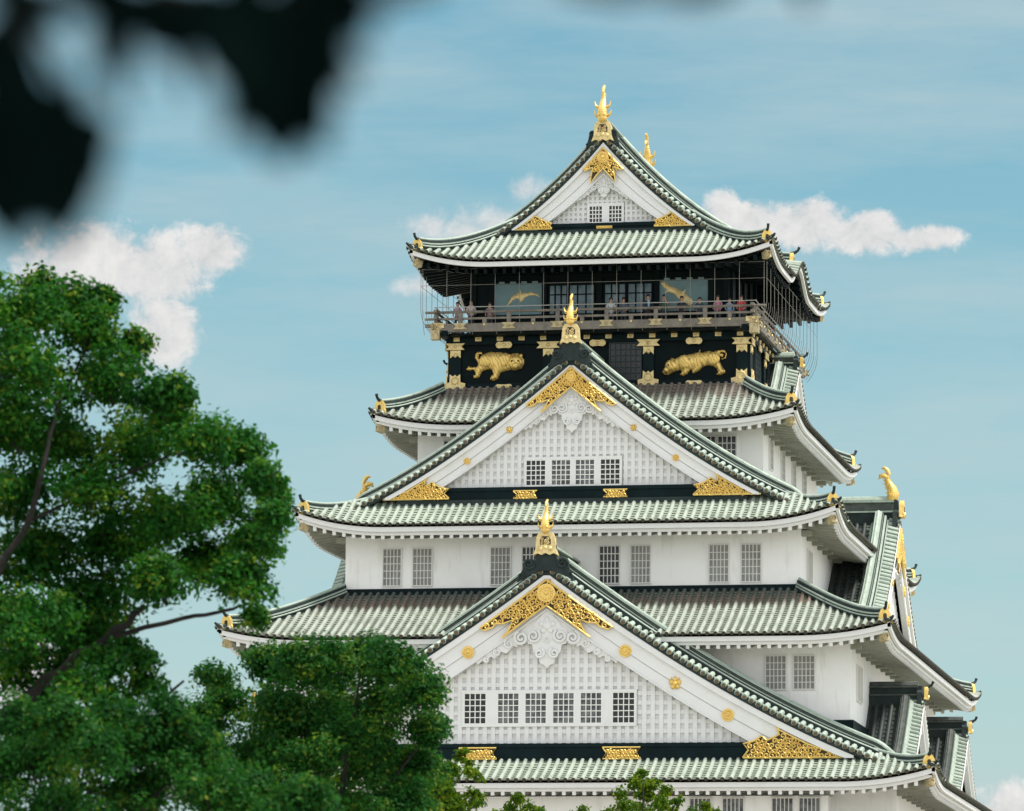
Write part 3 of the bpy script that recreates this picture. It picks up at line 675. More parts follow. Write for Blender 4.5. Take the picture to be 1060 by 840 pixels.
# ------------------------------------------------------------------ gables
def gable(name, f, zb0, zb1, xin, W_, v0, v1, xf, parent_, label, lat=(.38, .43), wins=(), wz=(0, 0), plaques=(), fil=None, foot=None, ros=(), pend=None, back=.45, dark_end=True, skirtW=None, ridgeW=None, roofdepth=None, rise=1.0, sb=1.0, cap_m=1):
    """gable face in local x-z looking to -y. f = profile of the bargeboard top; band between zb0 and zb1; lattice from zb1 up to the board."""
    def inner(x):
        t = min(1, abs(x)/max(W_, .1)); return float(f(x))-(v0+(v1-v0)*t)
    # ---- face: plaster ground with a raised lattice
    b = MB(xf); xs = np.linspace(-xin, xin, 41)
    poly = [(-xin, zb1)]+[(xin, zb1)]+[(x, max(zb1+.01, inner(x)+.25)) for x in xs[::-1]]
    rd = .14*lat[0]; b.plate(poly, back+rd, back+rd+.12, 0)
    wb = [(c-w_/2-.12, c+w_/2+.12) for c, w_, _ in wins]
    if wins: wx0 = min(q[0] for q in wb); wx1 = max(q[1] for q in wb)
    def spans(lo, hi, x):
        if wins and wx0-.06 < x < wx1+.06: return [(lo, min(hi, wz[0]-.12)), (max(lo, wz[1]+.12), hi)]
        return [(lo, hi)]
    px, pz = lat; bw = px*.52; bh = pz*.46; n = int(xin/px)+1
    for i in range(-n, n+1):
        x = (i+.5)*px
        if abs(x) > xin: continue
        top = min(inner(x-bw/2), inner(x+bw/2))+.15
        for lo, hi in spans(zb1, top, x):
            if hi-lo > .05: b.box(x-bw/2, x+bw/2, back-.06, back+rd-.001, lo, hi, 0)
    z = zb1+bh/2+.02; zs = []
    while z < inner(0): zs.append(z); z += pz
    for z in zs:
        xm = max([x for x in np.linspace(0, xin, 160) if inner(x) > z-.1] or [0])
        if xm < .2: continue
        segs = [(-xm, xm)]
        if wins and wz[0]-.12-bh/2 < z < wz[1]+.12+bh/2: segs = [(-xm, wx0-.02), (wx1+.02, xm)]
        for lo, hi in segs:
            if hi-lo > .1: b.box(lo, hi, back-(.02 if px > .3 else .045), back+rd-.002, z-bh/2, z+bh/2, 0)
    if wins:                                   # plain frame round the window row
        b.box(wx0, wx1, back-.12, back-.004, wz[1]+.02, wz[1]+.14); b.box(wx0, wx1, back-.12, back-.004, wz[0]-.14, wz[0]-.02)
        cuts = sorted(wb); e = [wx0]
        for c, w_, _ in sorted(wins): e += [c-w_/2-.05, c+w_/2+.05]
        e.append(wx1)
        for i in range(0, len(e), 2):
            if e[i+1]-e[i] > .03: b.box(e[i], e[i+1], back-.118, back-.004, wz[0]-.02, wz[1]+.02)
    gb = b.build(name, M['paint'], parent_, smooth=False, label=label)
    for c, w_, kd in wins: window(gb, c, back-.02, (wz[0]+wz[1])/2, w_, wz[1]-wz[0]-.04, 3, 4 if wz[1]-wz[0] > 1.1 else 3, kd, xf, white=True)
    # ---- bargeboards
    xe = np.linspace(0, W_, 40); xe = np.array([x for x in xe if f(x) > zb0+.06]); 
    for sx in (-1, 1):
        b = MB(xf)
        def strip(top, bot, y0, y1):
            vs = []; fs = []
            for x in xe:
                t_, o_ = top(x), max(bot(x), zb0+.02); t_ = max(t_, o_+.01)
                vs += [(sx*x, y0, t_), (sx*x, y0, o_), (sx*x, y1, t_), (sx*x, y1, o_)]
            for i in range(len(xe)-1):
                a = 4*i; c = a+4
                fs += [(a, c, c+1, a+1), (a+2, a+3, c+3, c+2), (a, a+2, c+2, c), (a+1, c+1, c+3, a+3)]
            m_ = 4*(len(xe)-1); fs += [(m_, m_+2, m_+3, m_+1)]
            b.add(vs, fs, 0)
        F = lambda x: float(f(x)); V = lambda x: F(x)-inner(x)
        strip(lambda x: F(x), lambda x: F(x)-.19*V(x), -.13, .25)
        strip(lambda x: F(x)-.19*V(x)-.004, lambda x: F(x)-.60*V(x), 0, .25)
        strip(lambda x: F(x)-.60*V(x)-.02, lambda x: F(x)-.95*V(x), .035, .25)
        strip(lambda x: F(x)-.95*V(x)-.004, lambda x: inner(x), -.03, .25)
        b.build('bargeboard', M['paint'], gb, ang=25)
    # ---- band beam and dark ledge
    if zb1 > zb0:
        b = MB(xf); b.box(-xin-.9, xin+.9, .12, back+.3, zb0, zb1-.02, 0); b.box(-xin-.8, xin+.8, .06, .118, zb1-.2, zb1-.025, 0)
        b.box(-xin-2.2, xin+2.2, .02, back+.2, zb0-.26, zb0-.005, 1)
        b.build('gable_beam', [M['navy'], M['darktile']], gb, smooth=False)
    for c, w_ in plaques:
        h0, h1 = zb0+.05, zb1-.22; n_ = .18; m_ = (h0+h1)/2
        filigree([(c-w_/2, h1), (c-w_/2+n_, m_), (c-w_/2, h0), (c+w_/2, h0), (c+w_/2-n_, m_), (c+w_/2, h1)], .07, xf, gb, 'gilt_plaque', .16, .035, 5)
    # ---- gilt filigree at the peak and at the feet
    if fil:
        hw, dz, leg, zi = fil              # half width of wings, drop of wing tip, leg x, inner apex
        top = lambda x: float(f(x))-.18*(v0+(v1-v0)*min(1, abs(x)/W_))
        legz = zi-(float(f(0))-float(f(leg))); zt = top(hw); nz_ = zt+.12*hw
        pr = [(0, top(0)), (hw*.5, top(hw*.5)), (hw, zt), (hw*.93, zt-.03*hw), (hw*.8, zt+.015*hw), (hw*.76, zt+.07*hw), (hw*.64, zt+.07*hw), (hw*.5, nz_), (leg*.83, nz_-.13*hw), (leg*.90, nz_-.20*hw), (leg, legz), (leg*.5, (zi+legz)/2+.03), (0, zi)]
        poly = pr+[(-x, z) for x, z in pr[::-1][1:-1]]
        fl = filigree(poly, -.17, xf, gb, 'gilt_filigree', .25 if v0 > 1.65 else .20, .05, 3)
        rosette((0, top(0)-(top(0)-zi)*(.52 if v0 > 1.65 else .46)), (top(0)-zi)*(.36 if v0 > 1.65 else .27), -.19, xf, gb, 'round')
    hw_big = W_ > 12
    if foot:
        x0, x1, xt, zt = foot              # inner x, outer x, x and z of the tall tip
        for sx in (-1, 1):
            top = lambda x: float(f(x))-.25*(v0+(v1-v0)*min(1, abs(x)/W_))
            base = zb0+.06
            pr = [(x0, base+.0), (x0+.25, (base+zb1)/2-.02), (x0+.02, zb1-.1), (x0-.0+.5, zb1+.02), (x0+.85, zb1+.25), (x0+1.1, zb1+.05), (xt+.25, zb1+.30), (xt, zt), (xt+.25, min(zt, top(xt+.25))), ((xt+x1)/2, top((xt+x1)/2)), (x1, max(base+.06, top(x1))), (x1, base)]
            if x1-x0 < 2.4: pr = [(x0, base), (x0+.12, (base+zb1)/2), (x0, zb1-.02), (x0+.35, zb1+.1), (xt, zt), ((xt+x1)/2, top((xt+x1)/2)), (x1, max(base+.05, top(x1))), (x1, base)]
            poly = [(sx*x, z) for x, z in pr]
            filigree(poly, -.05, xf, gb, 'foot_ornament', .25 if hw_big else .19, .045, 8+sx)
    for x, kind in ros:
        for sx in (-1, 1):
            z = float(f(x))-.60*(float(f(x))-inner(x)); rosette((sx*x, z), .29 if v0 > 1.3 else .16, 0, xf, gb, kind)
    if pend: pendant(pend[0], pend[1], pend[2], pend[3], inner, .10, xf, gb)
    # ---- verge: cross-laid tiles with gilt ends, and the descending ridge behind
    xr = skirtW or W_; X = np.linspace(0.05, xr, 60)
    for sx in (-1, 1):
        b = MB(xf); L_ = 0; step = .30*rise**.5; acc = 0; prev = (X[0], float(f(X[0])))
        fine = np.linspace(.12, xr-.1, 900); fz = f(fine); ds = np.hypot(np.diff(fine), np.diff(fz)); cum = np.concatenate([[0], np.cumsum(ds)])
        k = int(cum[-1]/(.36*rise**.5))
        for q in np.linspace(.05, cum[-1]-.05, k):
            x = np.interp(q, cum, fine); z = float(f(x)); sl = (float(f(x+.05))-float(f(x-.05)))/.1; n_ = np.array([-sl, 0, 1.]); n_ /= np.linalg.norm(n_)
            c = np.array([sx*x, 0, z])+np.array([sx*n_[0], 0, n_[2]])*(TH+.05)
            rr_ = .138*rise**.5
            b.tube([c+[0, -.20*sb, 0], c+[0, .60*sb, .20*sb]], rr_, 8, 0)
            b.tube([c+[0, -.235*sb, 0]-np.array([0, 0, .03]), c+[0, -.195*sb, 0]-np.array([0, 0, .03])], rr_*.74, 8, 1)
        X = np.linspace(.05, ridgeW or xr, 60)
        nn = np.array([[-sx*(float(f(x+.05))-float(f(x-.05)))/.1, 0, 1.] for x in X]); nn /= np.linalg.norm(nn, axis=1)[:, None]
        base = np.array([(sx*x, 0, float(f(x))) for x in X])
        # slab under the verge tiles
        Xv = np.linspace(.05, xr, 60); nv_ = np.array([[-sx*(float(f(x+.05))-float(f(x-.05)))/.1, 0, 1.] for x in Xv]); nv_ /= np.linalg.norm(nv_, axis=1)[:, None]; bv = np.array([(sx*x, 0, float(f(x))) for x in Xv])
        b.sweep(bv, (0, 1, 0), nv_, [(-.16*sb, .01), (.75*sb, .01), (.75*sb, TH+.02), (-.16*sb, TH+.02)], 2)
        b.tube(bv+nv_*(TH+.12)+[0, .72*sb, 0], .09, 6, 0)
        b.build('verge_tiles', [M['pale'], M['gilt_end'], M['darktile']], gb, ang=45)
        # first low ridge then tall ridge
        b = MB(xf); s1 = .94*sb; k = rise; q2 = s1+.40*sb
        if ridgeW: nn = nn*(.45+.55*np.clip((X[-1]-X)/1.5, 0, 1))[:, None]
        b.sweep(base+[0, s1, 0], (0, 1, 0), nn, [(-.13, .1), (.17, .1), (.17, .62*k), (-.13, .62*k)], 0)
        b.tube(base+nn*(.64*k)+[0, s1-.03, 0], .062, 6, 1)
        k *= .88; b.sweep(base+[0, q2, 0], (0, 1, 0), nn, [(-.16, .1), (.24, .1), (.24, 1.08*k), (-.16, 1.08*k)], 0)
        for hh, mi_ in ((.74, 2), (.86, 1), (.97, 2)): b.sweep(base+[0, q2, 0], (0, 1, 0), nn, [(-.20, hh*k), (-.161, hh*k), (-.161, hh*k+.06), (-.20, hh*k+.06)], mi_)
        b.sweep(base+[0, q2, 0], (0, 1, 0), nn, [(-.24*sb, 1.08*k), (.30*sb, 1.08*k), (.30*sb, 1.08*k+.07), (-.24*sb, 1.08*k+.07)], cap_m)
        b.tube(base+nn*(1.15*k)+[0, q2+.04, 0], .11*sb**.5, 8, cap_m)
        b.build('descending_ridge', [M['darktile'], M['pale'], M['greytile']], gb, ang=45)
        e = base[-1]; p = np.array([e[0], s1+.2, e[2]+.35, 1.])
        if xf is not None: p = xf @ p
        o = np.array([sx, -.35, 0]); o = (xf[:3, :3] @ o) if xf is not None else o
        gold_end(gb, p[:3]-([0, 0, .1] if not ridgeW else [0, 0, -.12]), o, (.62 if not ridgeW else .8)*k**.5, horn=False)
    return gb

def main_ridge(parent_, f, y0, y1, xf, h=1.15, w=.62, k=1.0, dark=False):
    z = float(f(0)); b = MB(xf)
    b.box(-w/2-.12, w/2+.12, y0+.35, y1, z-.1, z+.45*h, 0)
    b.box(-w/2-.2, w/2+.2, y0+.35, y1, z+.45*h, z+.52*h, 1)
    b.box(-w/2, w/2, y0+.35, y1, z+.52*h, z+.92*h, 2)
    b.box(-w/2-.12, w/2+.12, y0+.35, y1, z+.92*h, z+h, 1)
    b.tube([(0, y0+.35, z+h+.06), (0, y1, z+h+.06)], .19, 8, 1)
    b.build('main_ridge', [M['darktile'], M['greytile'] if dark else M['pale'], M['darktile'] if dark else M['greytile']], parent_, ang=40)
    # dark scrolled wings below the finial plaque
    o = MB(xf); yy = y0+.15
    for sx in (-1, 1):
        o.plate([(sx*.1*k, z+.30), (sx*.55*k, z+.62), (sx*1.0*k, z+.50), (sx*1.10*k, z+.15), (sx*1.35*k, z-.42), (sx*.9*k, z-.15), (sx*.4*k, z+.05)], yy, yy+.22)
        o.spiral((sx*.78*k, z+.42), .26*k, 1.6, 0, yy-.03, .085*k, 0, 16, sx, 6)
        o.spiral((sx*1.15*k, z-.12), .15*k, 1.4, 1, yy-.02, .06*k, 0, 12, sx, 6)
    o.plate([(-.50*k, z+.10), (.50*k, z+.10), (.46*k, z+1.02*h), (-.46*k, z+1.02*h)], yy+.02, yy+.195)
    o.build('ridge_scroll', M['darktile'], parent_)

def fish_finial(xf, parent_, label, k=1.0, plaque=True, kp=None, fat=1.0):
    """gilt dolphin-fish finial: head low at the ridge end, body arching up to a forked tail; local -y is outward, origin on the ridge"""
    F = empty('fish_finial', parent=parent_); F['label'] = label
    k0 = k
    if plaque:
        k = kp or k
        b = MB(xf); bell = [(-.62, -1.12), (-.50, -.80), (-.46, -.25), (-.34, 0), (.34, 0), (.46, -.25), (.50, -.80), (.62, -1.12), (.40, -1.02), (.2, -1.10), (0, -1.0), (-.2, -1.10), (-.40, -1.02)]
        b.plate([(x*k, z*k) for x, z in bell], -.12*k, .30*k)
        arch = [(-.27, -.60), (-.27, -.35), (-.16, -.18), (.16, -.18), (.27, -.35), (.27, -.60)]
        b.plate([(x*k, z*k) for x, z in arch], -.135*k, -.11*k, 1)
        for (x, z) in ((-.14, -.32), (.14, -.32), (-.15, -.50), (.15, -.50), (0, -.40), (0, -.55)): b.spiral((x*k, z*k), .085*k, 1.2, x*9, -.145*k, .028*k, 0, 9, 1 if x > 0 else -1, 4)
        for (x, z) in ((-.25, -.80), (0, -.74), (.25, -.80)): b.dome((x*k, z*k), .12*k, .08*k, 8, 0, -.12*k)
        b.build('base_plaque', [M['palegold'], M['bronze']], F)
    k = k0
    # spine in local y-z: head out at -y, belly outwards
    pts = [(-.10, .02), (-.24, .20), (-.28, .46), (-.20, .74), (-.04, 1.0), (.06, 1.25), (.04, 1.48), (-.06, 1.68)]
    rad = [q_*fat for q_ in (.17, .235, .235, .205, .165, .12, .075, .035)]; n = 14; b = MB(xf); vs = []; fs = []
    for i, ((y, z), r) in enumerate(zip(pts, rad)):
        a = pts[max(0, i-1)]; c = pts[min(len(pts)-1, i+1)]; ty, tz = c[0]-a[0], c[1]-a[1]; l = math.hypot(ty, tz); ty /= l; tz /= l
        for j in range(n):
            g = 2*math.pi*j/n; sc = 1+.06*((i+j) % 2)
            vs.append((r*sc*math.cos(g)*k*1.05, (y+r*sc*math.sin(g)*tz)*k, (z-r*sc*math.sin(g)*ty)*k))
    for i in range(len(pts)-1):
        for j in range(n): fs.append((i*n+j, i*n+(j+1) % n, (i+1)*n+(j+1) % n, (i+1)*n+j))
    fs += [tuple(range(n)), tuple((len(pts)-1)*n+j for j in range(n))]
    b.add(vs, fs, 0)
    # scale rings
    for q in np.linspace(1.2, 6.2, 13):
        i = int(q); t = q-i; y = pts[i][0]*(1-t)+pts[i+1][0]*t; z = pts[i][1]*(1-t)+pts[i+1][1]*t; r = rad[i]*(1-t)+rad[i+1]*t
        b.tube([(r*1.06*math.cos(g)*k, (y-.01+r*1.03*math.sin(g)*.9)*k, (z+.10*abs(math.cos(g))-.05)*k) for g in np.linspace(0, 6.283, 13)], .022*k, 4, 0, cap=False)
    b.dome((0, .14*k), .27*k, .28*k, 12, 0, -.22*k, 1, .8)      # muzzle
    for sx in (-1, 1):
        b.dome((sx*.16*k, .30*k), .07*k, .10*k, 8, 0, -.42*k)
    b.build('fish_body', M['gold'], F, ang=60)
    fn = MB(xf)
    for sx in (-1, 1):                                          # side fins and whiskers
        for z, l in ((.30, .34), (.78, .26)):
            fn.tube([(sx*.22*k, -.16*k, z*k), (sx*(.30+l*.35)*k, -.12*k, (z+.08)*k), (sx*(.34+l*.40)*k, -.10*k, (z+.34)*k)], [.07*k, .06*k, .015*k], 6)
            fn.tube([(sx*.22*k, -.12*k, (z-.08)*k), (sx*(.28+l*.3)*k, -.10*k, (z-.06)*k), (sx*(.33+l*.3)*k, -.08*k, (z+.1)*k)], [.05*k, .045*k, .012*k], 6)
    # forked tail curling inward
    fn.tube([(0, -.05*k, 1.6*k), (0, .06*k, 1.85*k), (.02, .26*k, 2.02*k), (.03, .44*k, 1.98*k)], [.07*k*fat, .10*k*fat, .08*k*fat, .01*k], 7)
    fn.tube([(0, .02*k, 1.40*k), (0, .26*k, 1.56*k), (0, .48*k, 1.52*k), (0, .60*k, 1.32*k)], [.09*k*fat, .12*k*fat, .09*k*fat, .01*k], 7)
    for i in range(5):                                          # dorsal spikes on the inner side
        y, z = pts[i+1]; fn.tube([(0, (y+rad[i+1]*.9)*k, z*k), (0, (y+rad[i+1]+.16)*k, (z+.12)*k)], [.06*k, .01*k], 5)
    fn.build('fins', M['gold'], F, ang=60)
    return F

# front gables -------------------------------------------------------
xf1 = rotz(0, (0, -19.8, 0)); xf3 = rotz(0, (0, -14.15, 0)); xf5 = rotz(0, (0, -6.2, 0))
g1 = gable('gable', P1, 18.42, 19.21, 9.45, 14.9, 1.68, 1.62, xf1, castle, 'wide lowest front gable with white lattice and six windows', lat=(.39, .43),
           wins=((-3.38, .98, 'dark'), (-1.83, .95, 'mid'), (-.55, .95, 'mid'), (.74, .95, 'mid'), (2.02, .95, 'mid'), (3.53, .98, 'dark')), wz=(20.12, 21.52),
           plaques=((-3.18, 1.75), (3.50, 1.75), (-9.0, 1.6)), fil=(3.1, .3, 2.05, 25.49), foot=(9.1, 13.6, 10.5, 20.35), ros=((3.66, 'round'), (5.97, 'leaf'), (8.40, 'round')), pend=(25.25, .95, 1.33, 1.15), skirtW=16.2, ridgeW=16.3)
g3 = gable('gable', P3, 31.18, 31.79, 6.2, 9.7, 1.16, 1.12, xf3, castle, 'middle front gable with four windows in its white lattice', lat=(.34, .375),
           wins=((-1.76, .90, 'dark'), (-.55, .88, 'mid'), (.60, .88, 'mid'), (1.81, .90, 'dark')), wz=(31.86, 33.06),
           plaques=((-2.2, 1.15), (2.12, 1.15)), fil=(2.15, .2, 1.43, 36.46), foot=(5.85, 9.05, 6.75, 32.5), ros=((2.98, 'leaf'), (5.0, 'round')), pend=(36.40, .70, 1.06, .80), skirtW=11.3, ridgeW=11.5, rise=.92)
g5 = gable('gable', P5, 45.54, 45.88, 2.9, 4.8, 1.6, .72, xf5, castle, 'topmost front gable with two small windows', lat=(.24, .26),
           wins=((-.44, .62, 'dark'), (.54, .62, 'dark')), wz=(45.93, 46.75),
           plaques=((.05, .8),), fil=(1.0, .2, .62, 48.52), foot=(2.55, 4.35, 3.4, 46.25), ros=(), pend=(48.22, .42, .56, .47), skirtW=5.6, ridgeW=7.2, rise=.85)
xf5b = rotz(180, (0, 6.2, 0))
g5b = gable('gable', P5, 45.54, 45.88, 2.9, 4.8, 1.6, .72, xf5b, castle, 'rear gable of the top roof', lat=(.24, .26), plaques=(), fil=(1.0, .2, .62, 48.52), foot=None, pend=None, skirtW=5.6, ridgeW=7.2, rise=.85)
main_ridge(g1, P1, -.5, 6.2, xf1, 1.25, .66, 1.0)
main_ridge(g3, P3, -.5, 6.3, xf3, 1.15, .6, .85)
main_ridge(g5, P5, -.4, 12.8, xf5, 1.0, .55, .66)
fish_finial(rotz(0, (0, -20.2, 28.80)), castle, 'gilt fish finial on the lowest gable peak', .76, kp=.93)
fish_finial(rotz(0, (0, -14.5, 39.42)), castle, 'gilt fish finial in front of the black storey', .72, kp=.84)
fish_finial(rotz(0, (0, -6.45, 50.86)), castle, 'gilt fish finial on the summit', .90)
fish_finial(rotz(180, (0, 6.3, 50.95)), castle, 'gilt fish finial at the rear of the summit ridge', .90)

# side gables ----------------------------------------------------------
def side_gable(face, cy, apex, hw, foot, depth, v, label, side, lat=(.36, .36), k=.85, size=1.0, drk=True, finial=False, sb=1.0):
    f = Prof([(0, apex), (hw*.36, apex-(apex-foot)*.44), (hw*.72, apex-(apex-foot)*.80), (hw, foot)])
    xf = np.array(Matrix.Rotation(R(90*side), 4, 'Z') @ Matrix.Translation((side*cy, -face, 0)))
    zb = foot+.35
    G = gable('side_gable', f, zb, zb+.3, hw*.62, hw*.93, v, v*.75, xf, castle, label, lat=lat, fil=(hw*.22, .2, hw*.14, apex-v) if hw > 5 else None,
              foot=None, ros=((hw*.3, 'round'), (hw*.5, 'round')) if hw > 5 else (), pend=(apex-v, .13*hw/2, .16*hw/2, .14*hw/2) if hw > 3 else None, skirtW=hw, rise=k, sb=sb, cap_m=2 if drk == 1 else 1)
    rb = MB(xf)
    for sx in (-1, 1):
        Sf = (lambda u, d, sx=sx: (sx*(hw-d), u, float(f(hw-d))+TH))
        # strip between the verge and the tall ridge, then the slope behind, eave shade painted into its colour
        panel(rb, Sf, edges(.80*sb, 1.22*sb, .4), lambda u: hw-.16, D=hw, dn=lambda u, d: -.5)
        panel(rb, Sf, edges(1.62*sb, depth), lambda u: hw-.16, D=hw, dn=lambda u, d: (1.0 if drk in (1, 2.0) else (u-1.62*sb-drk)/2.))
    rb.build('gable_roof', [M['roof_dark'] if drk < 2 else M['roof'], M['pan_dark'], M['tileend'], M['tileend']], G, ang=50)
    main_ridge(G, f, -.2, depth, xf, .95*size, .5, .55*size, dark=drk == 1)
    p = xf @ np.array([0, -.25, apex+.35*size, 1]); o = xf[:3, :3] @ np.array([0, -1., 0])
    gold_end(G, p[:3], o, 1.0*size, horn=not finial)
    return G
for sd, nm in ((1, 'right'), (-1, 'left')):
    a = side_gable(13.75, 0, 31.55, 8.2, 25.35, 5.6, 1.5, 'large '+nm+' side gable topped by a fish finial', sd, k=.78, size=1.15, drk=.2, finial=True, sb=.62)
    fish_finial(np.array(Matrix.Rotation(R(90*sd), 4, 'Z') @ Matrix.Translation((0, -13.3, 32.62))), castle, 'gilt fish finial on the '+nm+' side gable', .84, plaque=False, fat=1.45)
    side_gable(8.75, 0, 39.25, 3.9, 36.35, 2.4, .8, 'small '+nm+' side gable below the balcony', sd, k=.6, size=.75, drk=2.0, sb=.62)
    for cy in (-9.8, 9.8):
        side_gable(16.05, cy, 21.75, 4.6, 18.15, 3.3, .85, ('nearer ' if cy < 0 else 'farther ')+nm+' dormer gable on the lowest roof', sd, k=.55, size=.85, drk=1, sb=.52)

# ------------------------------------------------------------------ the black storey with tigers, the balcony and the top room
bk = MB(); bk.box(-7.36, 7.36, -7.24, 7.24, 37.0, 40.3, 0)
black = bk.build('storey_wall', M['black'], castle, smooth=False, label='black lacquered storey with golden tigers')
def gilt(poly, y, xf, parent_=None, name='gilt_fitting', m='palegold', t=.05):
    b = MB(xf); b.plate(poly, y-t, y+.01); xs = [p[0] for p in poly]; zs = [p[1] for p in poly]
    cx, cz = sum(xs)/len(xs), sum(zs)/len(zs); r_ = min(max(xs)-min(xs), max(zs)-min(zs))*.22
    b.tube([(cx+r_*math.cos(g), y-t-.005, cz+r_*math.sin(g)) for g in np.linspace(0, 6.283, 9)], .03, 4, 0, cap=False)
    return b.build(name, M[m], parent_ or black, smooth=False)
def rect(c, z, w_, h_): return [(c-w_/2, z-h_/2), (c+w_/2, z-h_/2), (c+w_/2, z+h_/2), (c-w_/2, z+h_/2)]
def oval(c, z, w_, h_):
    r_ = h_/2; return [(c-w_/2+r_*.3, z-r_*.7), (c-w_/2+r_, z-r_), (c-.12, z-r_*.85), (c+.12, z-r_*.85), (c+w_/2-r_, z-r_), (c+w_/2-r_*.3, z-r_*.7), (c+w_/2, z), (c+w_/2-r_*.3, z+r_*.7), (c+w_/2-r_, z+r_), (c+.12, z+r_*.85), (c-.12, z+r_*.85), (c-w_/2+r_, z+r_), (c-w_/2+r_*.3, z+r_*.7), (c-w_/2, z)]
def bow(c, z, w_, h_): return [(c-w_/2, z-h_/2), (c+w_/2, z-h_/2), (c+w_/2-.16, z), (c+w_/2, z+h_/2), (c-w_/2, z+h_/2), (c-w_/2+.16, z)]
for side, half in ((0, 7.36), (90, 7.24), (-90, 7.24)):
    dist = 7.24 if side == 0 else 7.36
    xf = np.array(Matrix.Rotation(R(side), 4, 'Z') @ Matrix.Translation((0, -dist, 0)))
    b = MB(xf)                                  # posts and rails
    posts = (-half+.28, -2.45, 2.50, half-.28)
    for c in posts: b.box(c-.26, c+.26, -.12, -.001, 37.45, 39.75)
    b.box(-half-.10, half+.10, -.20, -.002, 39.70, 40.28); b.box(-half-.06, half+.06, -.16, -.003, 37.42, 37.78)
    b.build('timber_frame', M['navy'], black, smooth=False)
    for c in posts:
        gilt(bow(c, 39.62, 1.15 if abs(c) < 6 else .95, .32), -.20, xf)
        gilt([(c-.26, 39.44), (c-.26, 39.06), (c-.10, 39.20), (c, 39.08), (c+.10, 39.20), (c+.26, 39.06), (c+.26, 39.44)], -.12, xf)
        gilt([(c-.48, 37.46), (c+.48, 37.46), (c+.52, 37.80), (c+.27, 37.86), (c+.26, 38.26), (c+.1, 38.14), (c, 38.24), (c-.1, 38.14), (c-.26, 38.26), (c-.27, 37.86), (c-.52, 37.80)], -.17, xf)
    for c in np.linspace(-half+.35, half-.35, 14): gilt(rect(c, 40.0, .30, .26), -.20, xf)
    for c in (-4.65, 0.0, 4.75):
        gilt(oval(c, 39.66, .82, .34), -.20, xf); gilt(oval(c, 37.60, .85, .26), -.16, xf)
    for c in ((-1.35, 1.35) if side == 0 else (-4.6, 0, 4.6)):   # dark lattice windows
        window(black, c, -.02, 38.75, 1.5, 1.75, 5, 5, 'dark', xf, gm='darkgrille')
# tigers: outlines in metres, x to the right, z up, walking (left one faces the viewer, right one prowls to the left)
TL = [(0.02, .62), (.10, .78), (.30, .72), (.52, .74), (.62, .88), (.56, 1.05), (.46, 1.22), (.44, 1.42), (.56, 1.55), (.76, 1.53), (.80, 1.40), (.68, 1.44), (.58, 1.36), (.62, 1.18), (.76, 1.10), (.80, 1.28), (.96, 1.46), (1.25, 1.52), (1.60, 1.50), (1.95, 1.46), (2.20, 1.38), (2.40, 1.44), (2.62, 1.40), (2.80, 1.28), (2.88, 1.05), (2.86, .80), (2.74, .62), (2.50, .54), (2.25, .56), (2.02, .52), (1.80, .46), (1.66, .30), (1.60, .10), (1.40, .0), (1.20, .06), (1.24, .22), (1.36, .34), (1.32, .55), (1.15, .62), (.98, .58), (.80, .50), (.70, .30), (.62, .16), (.42, .14), (.36, .26), (.48, .36), (.46, .52), (.34, .60), (.14, .56)]
TR = [(.0, .22), (.10, .12), (.34, .12), (.50, .22), (.72, .30), (.92, .34), (.98, .22), (.86, .10), (1.02, .02), (1.22, .10), (1.34, .30), (1.50, .34), (1.46, .20), (1.56, .14), (1.76, .26), (1.96, .46), (2.20, .56), (2.48, .52), (2.68, .38), (2.74, .18), (2.66, .06), (2.84, .02), (3.06, .12), (3.10, .26), (2.94, .40), (2.86, .62), (2.76, .80), (2.62, .90), (2.74, 1.02), (2.94, .98), (3.00, 1.10), (2.92, 1.16), (2.76, 1.14), (2.84, 1.22), (3.02, 1.24), (3.12, 1.12), (3.06, .94), (2.90, .86), (3.10, .90), (3.16, 1.14), (3.06, 1.32), (2.80, 1.34), (2.48, 1.24), (2.30, 1.30), (2.0, 1.22), (1.86, 1.22), (1.84, 1.36), (1.76, 1.24), (1.55, 1.18), (1.28, 1.12), (1.0, 1.10), (.80, 1.02), (.62, .92), (.44, .96), (.40, .84), (.28, .80), (.26, .62), (.22, .46), (.04, .34)]
def tiger_mat():
    m = M['gold'].copy(); m.name = 'tiger_gilt'; t = m.node_tree; bs = t.nodes['Principled BSDF']; bs.inputs['Metallic'].default_value = .55
    tc = t.nodes.new('ShaderNodeTexCoord'); wv = N(t, 'ShaderNodeTexWave', wave_type='BANDS', bands_direction='X', ins={'Scale': 2.0, 'Distortion': 7.0, 'Detail': 2.0, 'Detail Scale': 1.4})
    mp = N(t, 'ShaderNodeMapping', ins={'Rotation': (0, R(28), 0)}); t.links.new(tc.outputs['Object'], mp.inputs[0]); t.links.new(mp.outputs[0], wv.inputs['Vector'])
    r_ = N(t, 'ShaderNodeMapRange', ins={1: .04, 2: .15, 3: .85, 4: 0.0}); t.links.new(wv.outputs['Fac'], r_.inputs[0])
    src = bs.inputs['Base Color'].links[0].from_socket; x = N(t, 'ShaderNodeMix', data_type='RGBA'); t.links.new(r_.outputs[0], x.inputs[0]); t.links.new(src, x.inputs[6]); x.inputs[7].default_value = (.30, .20, .07, 1)
    t.links.new(x.outputs[2], bs.inputs['Base Color']); return m
M['tiger'] = tiger_mat()
